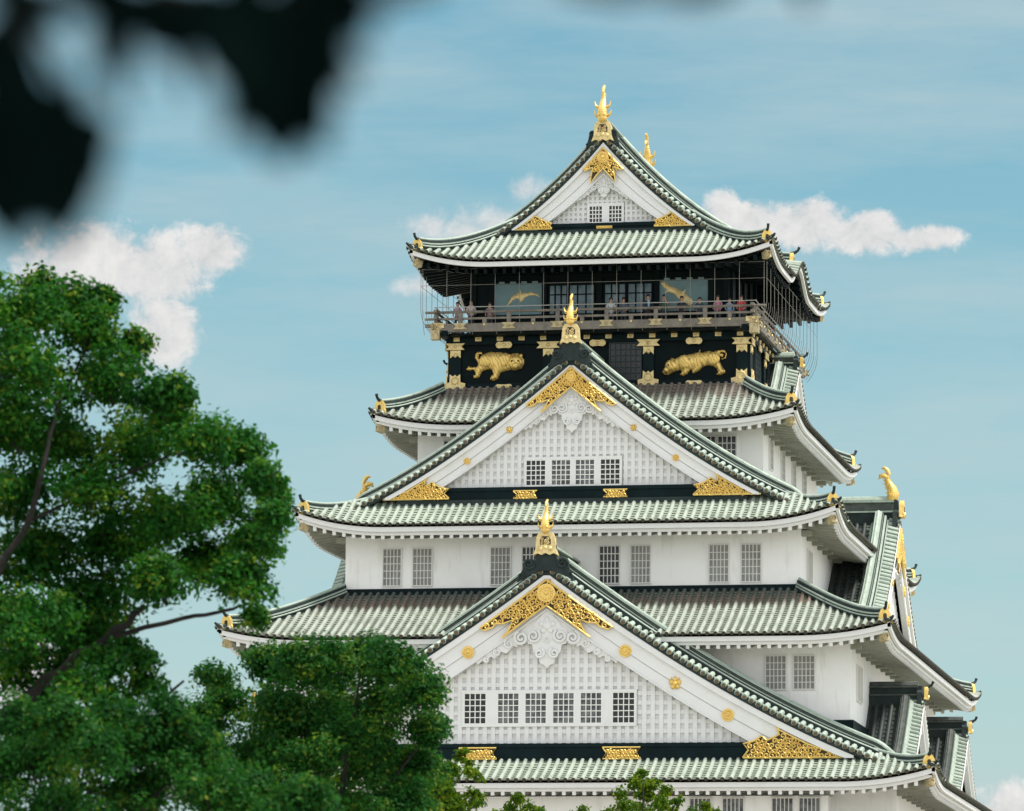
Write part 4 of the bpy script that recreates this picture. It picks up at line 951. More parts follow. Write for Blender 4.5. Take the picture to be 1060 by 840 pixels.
for pts, x0, z0, sc, lab in ((TL, -6.56, 37.93, 1.0, 'golden tiger relief turning its head'), (TR, 3.17, 37.96, 1.0, 'golden tiger relief prowling with its head low')):
    b = MB(); poly = [(x0+x*sc, z0+z*.93) for x, z in pts]
    relief(poly, -7.28, .16, .035, b)
    b2 = MB()
    if pts is TL:
        hx, hz = x0+2.46, z0+.86
        b.dome((hx, hz), .38, .16, 14, 0, -7.38); b.dome((hx+.05, hz-.17), .19, .14, 10, 0, -7.46)
        b2.dome((hx-.14, hz+.06), .05, .04, 8, 0, -7.53); b2.dome((hx+.18, hz+.06), .05, .04, 8, 0, -7.53)
        for ex in (-.30, .30): b.dome((hx+ex, hz+.33), .10, .08, 8, 0, -7.38)
        b.dome((x0+1.9, z0+.98), .36, .10, 12, 0, -7.38); b.dome((x0+1.0, z0+.98), .34, .10, 12, 0, -7.38)
    else:
        hx, hz = x0+.45, z0+.52
        b.dome((hx, hz), .30, .14, 14, 0, -7.38); b.dome((hx-.24, hz-.22), .15, .12, 10, 0, -7.40)
        b2.dome((hx-.12, hz+.02), .045, .04, 8, 0, -7.51)
        b.dome((x0+1.1, z0+.68), .36, .10, 12, 0, -7.38); b.dome((x0+2.5, z0+.82), .34, .10, 12, 0, -7.38)
    o = b.build('tiger_relief', M['tiger'], castle, ang=70, label=lab); b2.build('eye', M['bronze'], o)

# balcony
bal = empty('balcony', parent=castle)
b = MB(); b.box(-7.75, 7.75, -8.25, 8.25, 40.06, 40.155, 2)
for q in ((-7.95, 7.95, -8.45, -8.25), (-7.95, 7.95, 8.25, 8.45), (-7.95, -7.75, -8.248, 8.248), (7.75, 7.95, -8.248, 8.248)): b.box(*q, 40.19, 40.437, 1)
for sx in (-1, 1):
    b.beam((sx*7.4, -8.0, 40.1), (sx*7.4, -8.55, 40.1), .3, .3, 2)
b.build('deck', [M['rail'], M['rail'], M['black']], bal, smooth=False)
for side, half, dist in ((0, 7.85, 8.35), (90, 8.35, 7.85), (-90, 8.35, 7.85), (180, 7.85, 8.35)):
    ex = .55 if side == 0 else -.1
    xf = np.array(Matrix.Rotation(R(side), 4, 'Z') @ Matrix.Translation((0, -dist, 0))); b = MB(xf)
    b.box(-half-ex, half+ex, -.09, .09, 40.44, 40.60, 0); b.box(-half-ex, half+ex, -.06, .06, 40.80, 40.90, 0)
    b.tube([(-half-ex, 0, 41.18), (half+ex, 0, 41.18)], .065, 8, 0)
    b.tube([(-half-.1, -.05, 41.42), (half+.1, -.05, 41.42)], .022, 5, 1)
    b.build('handrail', [M['rail'], M['railtop']], bal)
    n = 6 if half < 8 else 6; px = np.linspace(-half, half, 14)
    for i, x in enumerate(px):
        b = MB(xf); full = i % 2 == 1 or i in (0, 13)
        b.box(x-.10, x+.10, -.075, .075, 40.605, 41.12 if full else 40.80); b.build('rail_post', M['rail'], bal, smooth=False)
        if full:
            gilt(bow(x, 40.46, .72, .30), -.10, xf, bal, 'rail_fitting', 'oldgold', .05)
        else: b = MB(xf); b.dome((x, 40.53), .07, .05, 8, 0, -.10); b.build('rail_boss', M['palegold'], bal)
for sx in (-1, 1):
    b = MB(); b.box(sx*7.85-.22, sx*7.85+.22, -8.62, -8.2, 39.82, 40.28); b.build('corner_fitting', M['oldgold'], bal, smooth=False)
    gilt(rect(sx*7.75, 40.52, .62, .24), -8.45, None, bal, 'corner_fitting', 'palegold', .04)
    b = MB(); b.beam((sx*7.8, -8.85, 41.18), (sx*7.8, -8.3, 41.18), .16, .14); b.beam((sx*7.8, -8.85, 40.85), (sx*7.8, -8.3, 40.85), .16, .12); b.build('rail_end', M['rail'], bal, smooth=False)
# wire safety net hanging from the eaves, curling under the deck
net = MB(); wr = .013
def net_prof(z):
    return .62 if z > 41.3 else .62-.55*((41.3-z)/1.3)**2
zs = [43.25, 42.4, 41.9, 41.3, 41.0, 40.7, 40.4, 40.05]
for side, half, dist in ((0, 7.9, 8.4), (90, 8.4, 7.9), (-90, 8.4, 7.9)):
    net.xf = np.array(Matrix.Rotation(R(side), 4, 'Z') @ Matrix.Translation((0, -dist, 0)))
    for x in np.linspace(-half-.5, half+.5, 15):
        net.tube([(x, -net_prof(z), z) for z in zs], wr, 4)
    for z in (43.2, 42.40): net.tube([(-half-.55, -net_prof(z), z), (half+.55, -net_prof(z), z)], wr*.9, 4)
    if side:
        for x in np.linspace(-half-.5, half+.5, 29): net.tube([(x, -net_prof(z), z) for z in zs[3:]], wr*.6, 4)
net.xf = None
net.build('safety_net', M['wire'], bal, label='thin wire net around the balcony')
# top room
b = MB(); b.box(-6.4, 6.4, -7.0, 7.0, 40.3, 44.5, 0)
top = b.build('storey_wall', M['black'], castle, smooth=False, label='dark top room behind the balcony')
b = MB()
for c in (-6.25, -5.35, -2.72, 0, 2.85, 5.5, 6.25):
    b.box(c-.13, c+.13, -7.14, -7.001, 40.45, 44.0)
b.box(-6.4, 6.4, -7.10, -7.003, 42.95, 43.15); b.box(-6.4, 6.4, -7.09, -7.004, 41.05, 41.2)
for sx in (-1, 1):
    for y in np.linspace(-6.6, 6.6, 8): b.box(sx*6.401 if sx > 0 else -6.54, 6.54 if sx > 0 else -6.401, y-.12, y+.12, 40.45, 44.0)
b.build('timber_frame', M['black'], top, smooth=False)
CR_L = [(.0, .0), (.14, .30), (.28, .62), (.50, .84), (.74, .92), (.84, 1.14), (.92, .92), (1.16, .92), (1.5, .96), (1.82, .84), (2.02, .62), (1.72, .74), (1.40, .74), (1.14, .62), (1.0, .44), (.86, .30), (.78, .48), (.62, .54), (.36, .42), (.18, .16)]
CR_R = [(.0, 1.35), (.10, 1.10), (.26, .96), (.16, .78), (.34, .82), (.52, .74), (.70, .50), (.90, .22), (1.26, .0), (1.38, .18), (1.30, .42), (1.12, .62), (.98, .74), (1.06, .92), (.90, .84), (.72, .98), (.48, 1.12), (.26, 1.28), (.12, 1.44)]
for x0, x1, pts, ox, oz, lab in ((-5.22, -2.86, CR_L, -4.62, 41.62, 'gilt crane gliding on a blue grey panel'), (2.98, 5.36, CR_R, 3.05, 41.45, 'gilt crane diving on a blue grey panel')):
    b = MB(); b.box(x0, x1, -7.06, -7.005, 41.2, 42.72)
    for x in np.linspace(x0+.35, x1-.35, 4): b.box(x-.14, x+.14, -7.06, -7.006, 42.74, 42.86)
    pn = b.build('crane_panel', M['panelblue'], top, smooth=False, label=lab)
    ks = (.82, .72) if pts is CR_L else (1.15, .86)
    c = MB(); relief([(ox+x*ks[0], oz+z*ks[1]) for x, z in pts], -7.07, .07, .035, c); c.build('crane_relief', M['palegold'], pn, ang=70)
for x0, x1 in ((-2.5, -1.6), (-1.5, -.25), (.25, 1.3), (1.4, 2.6)):
    f = MB(); f.box(x0, x1, -7.05, -7.006, 41.2, 42.6); o = f.build('window', M['glass'], top, smooth=False, label='blue glazed window of the top room')
    h = MB()
    for x in np.linspace(x0, x1, 4): h.box(x-.035, x+.035, -7.085, -7.051, 41.2, 42.6)
    for z in (41.65, 42.15): h.box(x0, x1, -7.08, -7.052, z-.03, z+.03)
    h.build('mullions', M['black'], o, smooth=False)

# ------------------------------------------------------------------ visitors on the balcony
def flat(name, c, rough=.8): 
    return mat(name, c, rough, noise=[(14, tuple(v*.75 for v in c), .45, .7)])
skin = flat('skin', (.42, .24, .16), .6); hair = flat('dark_hair', (.015, .012, .010), .5)
PEOPLE = [(-6.95, -7.62, -8, (.42, .26, .28), (.05, .06, .09), 1.60, 'pale pink shirt', 'in the corner of the balcony', 0), (-6.25, -7.75, 25, (.55, .45, .44), (.04, .04, .05), 1.66, 'pale blouse', 'beside the corner, leaning on the rail', 1),
          (-5.35, -7.55, 0, (.30, .20, .20), (.05, .05, .06), 1.56, 'dull rose shirt', 'left of the gliding crane panel', 0), (.70, -7.75, 12, (.55, .57, .58), (.06, .08, .12), 1.62, 'white shirt', 'behind the rail near the middle posts', 1),
          (1.30, -7.6, -15, (.10, .12, .16), (.04, .05, .06), 1.64, 'dark grey jacket', 'beside the visitor in a white shirt', 0), (2.52, -7.7, 20, (.02, .03, .05), (.03, .03, .04), 1.74, 'dark suit with light blue scarf', 'left of the diving crane panel', 2),
          (3.30, -7.65, -20, (.04, .08, .06), (.04, .04, .05), 1.72, 'dark green jacket, arm raised', 'before the left edge of the diving crane', 3), (4.18, -7.7, 5, (.03, .03, .035), (.03, .03, .04), 1.62, 'black shirt', 'right under the diving crane', 0),
          (5.05, -7.65, 10, (.03, .06, .10), (.03, .03, .04), 1.55, 'navy shirt', 'right of the diving crane', 0), (5.95, -7.7, -10, (.50, .20, .28), (.05, .05, .07), 1.62, 'bright pink shirt', 'near the right end of the rail', 1),
          (6.5, -7.6, 15, (.20, .36, .55), (.06, .06, .09), 1.50, 'light blue shirt', 'near the right end of the rail', 0), (7.1, -7.75, 0, (.50, .05, .06), (.04, .04, .05), 1.58, 'red shirt', 'at the right corner of the balcony', 0)]
def make_person(x, y, rz, shirt, trousers, ht, pose):
    k = ht/1.72
    V = [(0, 0, .95), (0, 0, 1.12), (0, .01, 1.32), (0, 0, 1.45), (0, -.02, 1.54), (0, -.03, 1.62), (0, -.02, 1.70)]
    rad = [.15, .145, .165, .085, .055, .095, .075]
    E_ = [(0, 1), (1, 2), (2, 3), (3, 4), (4, 5), (5, 6)]
    for s_ in (-1, 1):
        i = len(V); V += [(s_*.19, 0, 1.38), (s_*.23, -.03, 1.12), (s_*.17, -.24, 1.0), (s_*.13, -.32, 1.0)] if not (pose == 3 and s_ > 0) else [(s_*.19, 0, 1.38), (s_*.30, -.12, 1.22), (s_*.20, -.22, 1.46), (s_*.12, -.22, 1.56)]
        rad += [.065, .05, .04, .035]; E_ += [(3, i), (i, i+1), (i+1, i+2), (i+2, i+3)]
        i = len(V); V += [(s_*.10, 0, .86), (s_*.11, -.02, .48), (s_*.11, .02, .09), (s_*.12, -.13, .03)]; rad += [.10, .065, .048, .04]
        E_ += [(0, i), (i, i+1), (i+1, i+2), (i+2, i+3)]
    me = bpy.data.meshes.new('person'); me.from_pydata([(a*k, b_*k, c*k) for a, b_, c in V], E_, [])
    o = bpy.data.objects.new('person_tmp', me); COL.objects.link(o)
    sk = o.modifiers.new('skin', 'SKIN'); o.modifiers.new('sub', 'SUBSURF').levels = 1
    for v, r_ in zip(me.skin_vertices[0].data, rad): v.radius = (r_*k, r_*k*.85); v.use_root = False
    me.skin_vertices[0].data[0].use_root = True
    dg = bpy.context.evaluated_depsgraph_get(); m2 = bpy.data.meshes.new_from_object(o.evaluated_get(dg)); bpy.data.objects.remove(o)
    m2.name = 'person'; m2.materials.clear()
    for m_ in (skin, flat('shirt', shirt), flat('trousers', trousers)): m2.materials.append(m_)
    for p in m2.polygons:
        z = p.center.z/k; ax = abs(p.center.x)/k; p.use_smooth = True
        p.material_index = 2 if z < .93 else (0 if (z > 1.47 or (p.center.y/k < -.14)) else 1)
    po = bpy.data.objects.new('person', m2); COL.objects.link(po); po.location = (x, y, 40.16); po.rotation_euler.z = R(rz)
    h = MB(np.array(Matrix.Scale(k, 4))); n = 12; vs = []; fs = []
    for q in range(5):
        a = q/4*1.75
        for j in range(n):
            g_ = 2*math.pi*j/n; zz = 1.66+.125*math.cos(a); fr = .03 if math.sin(g_) < 0 else 0
            vs.append((.105*math.sin(a)*math.cos(g_), .0+.115*math.sin(a)*math.sin(g_)+fr, zz+(.04*a if math.sin(g_) < -.2 else 0)))
    fs = [(q*n+j, q*n+(j+1) % n, (q+1)*n+(j+1) % n, (q+1)*n+j) for q in range(4) for j in range(n)]
    h.add(vs, fs); h.build('hair', hair, po)
    f_ = MB(np.array(Matrix.Scale(k, 4)))       # eyes, nose, mouth
    for s_ in (-1, 1): f_.dome((s_*.032, 1.625), .012, .008, 6, 0, -.115)
    f_.box(-.022, .022, -.118, -.10, 1.565, 1.572); f_.build('face_features', hair, po)
    if pose == 2:
        c = MB(np.array(Matrix.Scale(k, 4))); c.plate([(-.05, 1.45), (.05, 1.45), (.03, 1.1), (-.03, 1.1)], -.19, -.15); c.build('scarf', flat('scarf', (.25, .45, .6)), po)
    return po
for x, y, rz, sh, tr, ht, what, where, pose in PEOPLE:
    p = make_person(x, y, rz, sh, tr, ht, pose)
    tag(p, 'person in a '+what+' '+where, 'person', 'visitors on the castle balcony')

# ------------------------------------------------------------------ trees
def leaf_mat(name, c1, c2, c3, trans=.45):
    m = bpy.data.materials.new(name); m.use_nodes = True; t = m.node_tree; t.nodes.clear(); L = t.links.new
    at = N(t, 'ShaderNodeAttribute', attribute_name='dn'); cr = N(t, 'ShaderNodeValToRGB'); e = cr.color_ramp.elements
    e[0].position = 0; e[0].color = (*c1, 1); e[1].position = 1; e[1].color = (*c3, 1); q = e.new(.62); q.color = (*c2, 1)
    L(at.outputs['Fac'], cr.inputs[0])
    d = N(t, 'ShaderNodeBsdfPrincipled', ins={'Roughness': .5 if trans > .1 else .9, 'Specular IOR Level': .06 if trans > .1 else .03}); L(cr.outputs[0], d.inputs['Base Color'])
    tr = N(t, 'ShaderNodeBsdfTranslucent'); hs = N(t, 'ShaderNodeHueSaturation', ins={'Hue': .485, 'Saturation': 1.1, 'Value': 1.25}); L(cr.outputs[0], hs.inputs['Color']); L(hs.outputs[0], tr.inputs[0])
    mx = N(t, 'ShaderNodeMixShader', ins={0: trans}); L(d.outputs[0], mx.inputs[1]); L(tr.outputs[0], mx.inputs[2])
    o = N(t, 'ShaderNodeOutputMaterial'); L(mx.outputs[0], o.inputs[0]); return m
M['bark'] = mat('bark', (.008, .007, .006), .95, noise=[(3, (.018, .016, .012), .45, .7, (1, 1, .2))], bump=(9, .6, .05))
def leaves_mesh(name, centers, normals, tone, size, m, parent_):
    """one kite-shaped folded leaf per centre, its blade facing along the normal; tone = 0..1 colour index per leaf"""
    n = len(centers); rnd = rng.normal(size=(n, 3)); rnd[:, 2] -= .5
    fx = rnd-normals*np.sum(rnd*normals, 1)[:, None]; fx /= np.linalg.norm(fx, axis=1)[:, None]+1e-9; sx = np.cross(normals, fx); nx = normals
    sz = size*rng.uniform(.65, 1.3, n)
    p0 = centers; p1 = centers+fx*sz[:, None]*.5+sx*sz[:, None]*.30+nx*sz[:, None]*.07; p2 = centers+fx*sz[:, None]; p3 = centers+fx*sz[:, None]*.5-sx*sz[:, None]*.30+nx*sz[:, None]*.07
    v = np.stack([p0, p1, p2, p3], 1).reshape(-1, 3)
    me = bpy.data.meshes.new(name); me.vertices.add(4*n); me.vertices.foreach_set('co', v.ravel())
    me.loops.add(6*n); me.polygons.add(2*n)
    b_ = np.arange(n)[:, None]*4; idx = np.concatenate([b_+[0, 1, 2], b_+[0, 2, 3]], 1).reshape(-1)
    me.loops.foreach_set('vertex_index', idx.astype(np.int32)); me.polygons.foreach_set('loop_start', (np.arange(2*n)*3).astype(np.int32)); me.polygons.foreach_set('loop_total', np.full(2*n, 3, dtype=np.int32))
    at = me.attributes.new('dn', 'FLOAT', 'POINT'); at.data.foreach_set('value', np.repeat(tone, 4).astype(np.float32))
    me.materials.append(m); me.update(calc_edges=True); me.validate()
    o = bpy.data.objects.new(name, me); COL.objects.link(o); o.parent = parent_
    return o
def crown_points(blobs, subs, per, rs0):
    """blobs (x,y,z,r,density) carry smaller domed tufts; leaves shingle the outside of each tuft, a few fill the inside"""
    P = []; Nn = []; T = []
    for (x, y, z, r, den) in blobs:
        for k in range(max(2, int(subs*den))):
            d = rng.normal(size=3); d /= np.linalg.norm(d); d[2] = d[2] if d[2] > -.75 else -.5*d[2]
            rs = min(r*.62, rs0*rng.uniform(.6, 1.35)); c = np.array([x, y, z])+d*(r-rs*.6)*rng.uniform(.25, 1.08)
            n = int(per*(rs/rs0)**1.6*rng.uniform(.7, 1.25)); e = rng.normal(size=(n, 3)); e /= np.linalg.norm(e, axis=1)[:, None]
            e[:, 2] = np.where((e[:, 2] < 0) & (rng.random(n) < .7), -e[:, 2], e[:, 2])
            q = rs*np.where(rng.random(n) < .8, rng.uniform(.78, 1.12, n), rng.uniform(.1, .8, n))
            P.append(c+e*q[:, None]*np.array([1, 1, .82])+rng.normal(size=(n, 3))*rs*.12); nn = e*np.array([1, 1, 1.3])+rng.normal(size=(n, 3))*.5; nn /= np.linalg.norm(nn, axis=1)[:, None]
            Nn.append(nn); T.append(np.clip(rng.normal(rng.uniform(.10, .74), .11, n), 0, 1))
    return np.concatenate(P), np.concatenate(Nn), np.concatenate(T)
def limb(mb, pts, r0, r1):
    pts = np.array(pts, float); k = len(pts); t = np.linspace(0, 1, k); tt = np.linspace(0, 1, (k-1)*4+1)
    q = np.stack([np.interp(tt, t, pts[:, i]) for i in range(3)], 1); q[1:-1] += rng.normal(size=(len(q)-2, 3))*r0*.18
    mb.tube(q, np.linspace(r0, r1, len(q)), 8)
def tree(name, base, blobs, sprays, per, spread, size, m, limbs, label, group=None, r0=.35):
    T_ = empty(name, base, 0.1991); tag(T_, label, 'tree', group)
    P, nn, t = crown_points(blobs, sprays, per, spread); leaves_mesh('crown', P, nn, t, size, m, T_)
    b = MB()
    for pts, a, c in limbs: limb(b, pts, a, c)
    for (x, y, z, r, den) in blobs:          # twigs inside each clump
        for i in range(1 if r > .55 else 0):
            d = rng.normal(size=3); d /= np.linalg.norm(d); b.tube([(x-d[0]*r*.3, y-d[1]*r*.3, z-r*.4), (x, y, z-.05*r), (x+d[0]*r*.7, y+d[1]*r*.7, z+abs(d[2])*r*.5)], [.03, .022, .008], 5)
    b.build('trunk', M['bark'], T_, ang=70)
    return T_
LA = leaf_mat('broad_leaf_dark', (.006, .046, .010), (.026, .125, .016), (.19, .25, .028))
LB = leaf_mat('broad_leaf_deep', (.006, .040, .010), (.022, .105, .017), (.155, .215, .028))
LC = leaf_mat('young_leaf_yellow_green', (.020, .065, .008), (.075, .145, .012), (.24, .26, .025), .5)
#TREES_BEGIN
BIG_BASE = (16.81, -162.78, 0)
BIG = [(2.0, -0.04, 14.76, 0.82, 1), (1.83, 1.9, 15.02, 0.74, 0.7), (2.88, 0.78, 15.03, 0.6, 0.9), (2.81, 1.99, 15.1, 0.54, 0.63), (3.15, 0.55, 14.62, 0.63, 1), (3.03, 2.01, 14.75, 0.57, 0.7), (2.38, -0.43, 13.66, 0.98, 1), (2.05, 1.92, 14.06, 0.88, 0.7), (3.46, 0.31, 13.7, 0.79, 1), (3.28, 2.04, 13.99, 0.71, 0.7), (4.33, 0.07, 13.27, 0.7, 0.9), (4.22, 2.11, 13.47, 0.63, 0.63), (3.96, 0.98, 12.67, 0.82, 1), (3.82, 2.08, 12.88, 0.74, 0.7), (2.59, 0.92, 12.89, 0.95, 1), (2.53, 1.97, 13.0, 0.85, 0.7), (1.86, -0.07, 12.82, 0.79, 1), (1.72, 1.89, 12.97, 0.71, 0.7), (5.0, -0.36, 12.63, 0.6, 0.9), (4.77, 2.15, 12.96, 0.54, 0.63), (5.6, 1.6, 12.81, 0.54, 0.9), (5.46, 2.19, 12.85, 0.48, 0.63), (6.05, 0.02, 12.08, 0.41, 0.8), (6.03, 2.22, 12.23, 0.37, 0.56), (5.23, 1.4, 11.85, 0.73, 1), (5.16, 2.17, 11.99, 0.65, 0.7), (5.93, 0.75, 11.13, 0.47, 0.9), (5.88, 2.21, 11.31, 0.43, 0.63), (5.75, -0.39, 10.36, 0.57, 1), (5.57, 2.2, 10.7, 0.51, 0.7), (5.07, 1.66, 10.91, 0.63, 1), (4.92, 2.16, 10.94, 0.57, 0.7), (4.48, 0.69, 11.43, 0.76, 1), (4.3, 2.11, 11.59, 0.68, 0.7), (3.47, 1.47, 11.28, 0.92, 1), (3.45, 2.05, 11.18, 0.82, 0.7), (2.21, 1.32, 10.84, 0.95, 1), (2.22, 1.94, 10.98, 0.85, 0.7), (4.43, -0.45, 10.26, 0.63, 0.9), (4.18, 2.11, 10.52, 0.57, 0.63), (3.26, 1.35, 10.21, 0.79, 1), (3.25, 2.03, 10.22, 0.71, 0.7), (2.64, -0.42, 9.62, 0.71, 0.8), (2.46, 1.96, 9.92, 0.64, 0.56), (3.8, 0.8, 9.28, 0.47, 0.5), (2.02, 0.43, 8.91, 0.63, 0.7), (3.16, -0.71, 8.58, 0.63, 0.6), (2.23, 0.97, 8.0, 0.71, 0.7), (1.14, -0.54, 13.55, 1.11, 1), (0.86, 1.8, 13.95, 1.0, 0.7), (1.07, -0.86, 11.6, 1.11, 1), (0.78, 1.79, 11.9, 1.0, 0.7), (0.97, 0.4, 9.85, 1.11, 1), (0.94, 1.8, 9.95, 1.0, 0.7), (1.13, -0.76, 14.79, 0.95, 1), (0.84, 1.79, 15.21, 0.85, 0.7), (4.18, 0.15, 8.67, 0.41, 0.4), (1.95, 1.17, 11.87, 0.79, 0.9), (1.76, 1.89, 11.95, 0.71, 0.63), (3.08, 0.23, 11.92, 0.79, 0.9), (2.97, 2.01, 12.14, 0.71, 0.63), (5.91, 0.44, 9.9, 0.28, 0.7), (3.28, 0.74, 15.19, 0.35, 0.6), (3.79, 1.53, 14.54, 0.38, 0.7), (4.65, -0.16, 13.48, 0.38, 0.7), (2.22, 0.8, 15.39, 0.41, 0.6), (2.96, 1.25, 9.63, 0.63, 0.8), (3.01, 2.01, 9.6, 0.57, 0.56), (6.21, -0.56, 11.38, 0.35, 0.8), (6.09, 2.22, 11.76, 0.31, 0.56), (3.73, -0.04, 8.33, 0.57, 0.6), (6.19, 1.38, 12.02, 0.32, 0.8), (6.14, 2.23, 12.02, 0.28, 0.56), (2.22, -0.89, 9.41, 0.63, 0.8), (1.92, 1.91, 9.61, 0.57, 0.56), (2.68, 1.04, 8.97, 0.57, 0.7), (1.85, 1.11, 9.93, 0.63, 0.8), (1.81, 1.9, 9.88, 0.57, 0.56), (3.57, -0.21, 9.02, 0.47, 0.6), (2.47, 0.87, 8.4, 0.57, 0.6), (4.18, -0.02, 9.05, 0.35, 0.5)]
LIMB1 = [(-0.07, -0.01, 4.16), (0.17, 0.02, 6.34), (1.52, 0.18, 7.93), (2.59, 0.29, 8.82), (3.54, 0.07, 9.52), (4.17, -0.08, 10.02)]
LIMB2 = [(0.17, 0.02, 6.34), (0.7, 0.29, 8.88), (1.76, 0.2, 10.63), (2.23, 0.05, 11.41), (2.46, -0.03, 12.36), (2.64, 0.29, 13.37)]
LIMB3 = [(3.54, 0.07, 9.52), (4.78, 0.26, 9.87), (5.47, 0.51, 10.03), (5.83, 0.53, 10.15)]
LIMB4 = [(2.13, 0.24, 8.34), (3.22, 0.55, 7.82), (4.17, 0.42, 8.3), (4.79, 0.46, 8.86)]
LIMB5 = [(2.21, 0.25, 11.43), (3.46, 0.36, 12.1), (4.53, 0.75, 12.65), (5.51, 0.51, 12.46)]
LIMB6 = [(1.76, 0.2, 10.63), (1.24, 0.15, 12.85), (1.35, 0.16, 14.62)]
LIMB7 = [(2.64, 0.29, 13.37), (3.06, 0.63, 14.39), (3.23, 0.35, 14.99)]
BUSH_BASE = (20.09, -145.20, 0)
BUSH = [(-1.4, 0.56, 10.64, 0.57, 1), (-1.44, 2.18, 10.84, 0.51, 0.7), (-0.75, -1.27, 10.52, 0.64, 1), (-0.85, 2.21, 10.69, 0.58, 0.7), (-0.11, -0.96, 10.65, 0.68, 1), (-0.31, 2.23, 10.83, 0.61, 0.7), (0.53, -0.08, 10.77, 0.64, 1), (0.43, 2.26, 10.98, 0.58, 0.7), (1.22, -1.36, 10.49, 0.61, 1), (1.12, 2.27, 10.83, 0.55, 0.7), (1.72, -0.31, 10.06, 0.57, 1), (1.68, 2.29, 10.18, 0.51, 0.7), (1.81, 0.45, 9.37, 0.49, 1), (1.85, 2.29, 9.59, 0.44, 0.7), (0.9, 0.52, 9.84, 0.87, 1), (0.87, 2.27, 9.84, 0.78, 0.7), (-0.08, 1.4, 9.81, 0.99, 1), (-0.26, 2.23, 9.73, 0.89, 0.7), (-1.04, -0.83, 9.61, 0.91, 1), (-1.14, 2.2, 9.74, 0.82, 0.7), (1.61, 1.15, 8.75, 0.61, 1), (1.73, 2.29, 8.74, 0.55, 0.7), (0.71, 1.17, 8.74, 0.87, 1), (0.68, 2.26, 8.84, 0.78, 0.7), (-0.35, -1.1, 8.47, 0.95, 1), (-0.48, 2.22, 8.58, 0.85, 0.7), (-1.52, -0.23, 8.61, 0.87, 1), (-1.59, 2.17, 8.83, 0.78, 0.7), (-2.14, 1.41, 9.89, 0.72, 0.7), (-2.37, -0.2, 10.31, 0.46, 0.5), (-2.74, 0.91, 9.55, 0.64, 0.8), (-2.74, 2.11, 9.51, 0.58, 0.56), (-2.45, -0.49, 8.68, 0.76, 1), (-2.73, 2.11, 8.83, 0.68, 0.7), (-0.85, -0.57, 9.07, 0.95, 1), (-1.0, 2.2, 9.09, 0.85, 0.7), (0.28, -0.6, 9.08, 0.95, 1), (0.28, 2.25, 9.33, 0.85, 0.7), (-1.24, 0.25, 7.8, 0.95, 1), (-1.38, 2.18, 7.94, 0.85, 0.7), (0.3, -0.33, 7.68, 0.95, 1), (0.35, 2.25, 7.77, 0.85, 0.7), (1.51, 0.1, 7.91, 0.64, 1), (1.56, 2.28, 8.0, 0.58, 0.7)]
LOW_BASE = (21.73, -167.52, 0)
LOW = [(-1.03, 0.37, 7.07, 0.8, 1), (-1.08, 1.59, 7.15, 0.72, 0.7), (-0.03, -1.1, 7.11, 0.73, 1), (-0.25, 1.66, 7.35, 0.66, 0.7), (0.7, 0.58, 7.32, 0.67, 1), (0.58, 1.73, 7.38, 0.61, 0.7), (1.32, 1.24, 7.23, 0.67, 1), (1.36, 1.79, 7.16, 0.61, 0.7), (-0.55, 0.08, 6.32, 0.88, 1), (-0.59, 1.63, 6.48, 0.79, 0.7), (0.54, 0.98, 6.47, 0.88, 1), (0.46, 1.72, 6.53, 0.79, 0.7), (1.77, 0.21, 6.43, 0.8, 1), (1.78, 1.81, 6.53, 0.72, 0.7), (-1.81, 0.81, 6.95, 0.88, 1), (-1.89, 1.51, 6.86, 0.79, 0.7), (0.1, 0.64, 7.76, 0.5, 0.7), (1.05, 0.76, 7.78, 0.47, 0.7), (2.96, -0.14, 6.2, 0.58, 1), (2.89, 1.87, 6.33, 0.53, 0.7), (2.32, 0.88, 6.52, 0.58, 1), (2.21, 1.84, 6.51, 0.53, 0.7), (-0.48, -1.07, 7.61, 0.5, 0.7), (-1.23, -0.72, 7.56, 0.53, 0.7), (3.24, -0.14, 6.42, 0.53, 0.9), (3.08, 1.88, 6.56, 0.47, 0.63)]
YOUNG_BASE = (16.33, -121.44, 0)
YOUNG = [(-1.29, -0.43, 10.51, 0.52, 1), (-1.17, 1.09, 10.65, 0.47, 0.7), (-0.58, -0.53, 10.27, 0.52, 1), (-0.67, 1.11, 10.41, 0.47, 0.7), (-1.77, 0.22, 9.84, 0.57, 1), (-1.95, 1.07, 9.69, 0.51, 0.7), (0.16, 0.58, 10.21, 0.47, 1), (-0.04, 1.12, 10.17, 0.43, 0.7), (-0.33, -0.64, 9.56, 0.71, 1), (-0.46, 1.11, 9.63, 0.64, 0.7), (0.98, -0.06, 10.39, 0.28, 0.9), (0.95, 1.14, 10.26, 0.26, 0.63), (0.8, -0.37, 9.87, 0.43, 1), (0.66, 1.13, 9.84, 0.38, 0.7), (1.25, 0.73, 10.81, 0.19, 0.8), (1.41, 1.14, 10.64, 0.17, 0.56), (1.48, -0.68, 10.28, 0.19, 0.8), (1.63, 1.14, 10.29, 0.17, 0.56), (1.07, 0.61, 9.47, 0.52, 1), (1.03, 1.14, 9.52, 0.47, 0.7), (1.59, 0.49, 9.77, 0.24, 0.8), (1.65, 1.14, 9.65, 0.21, 0.56), (-0.94, -0.5, 10.98, 0.33, 0.8), (-1.12, 1.09, 10.94, 0.3, 0.56)]
TIP_BASE = (13.40, -91.40, 0)
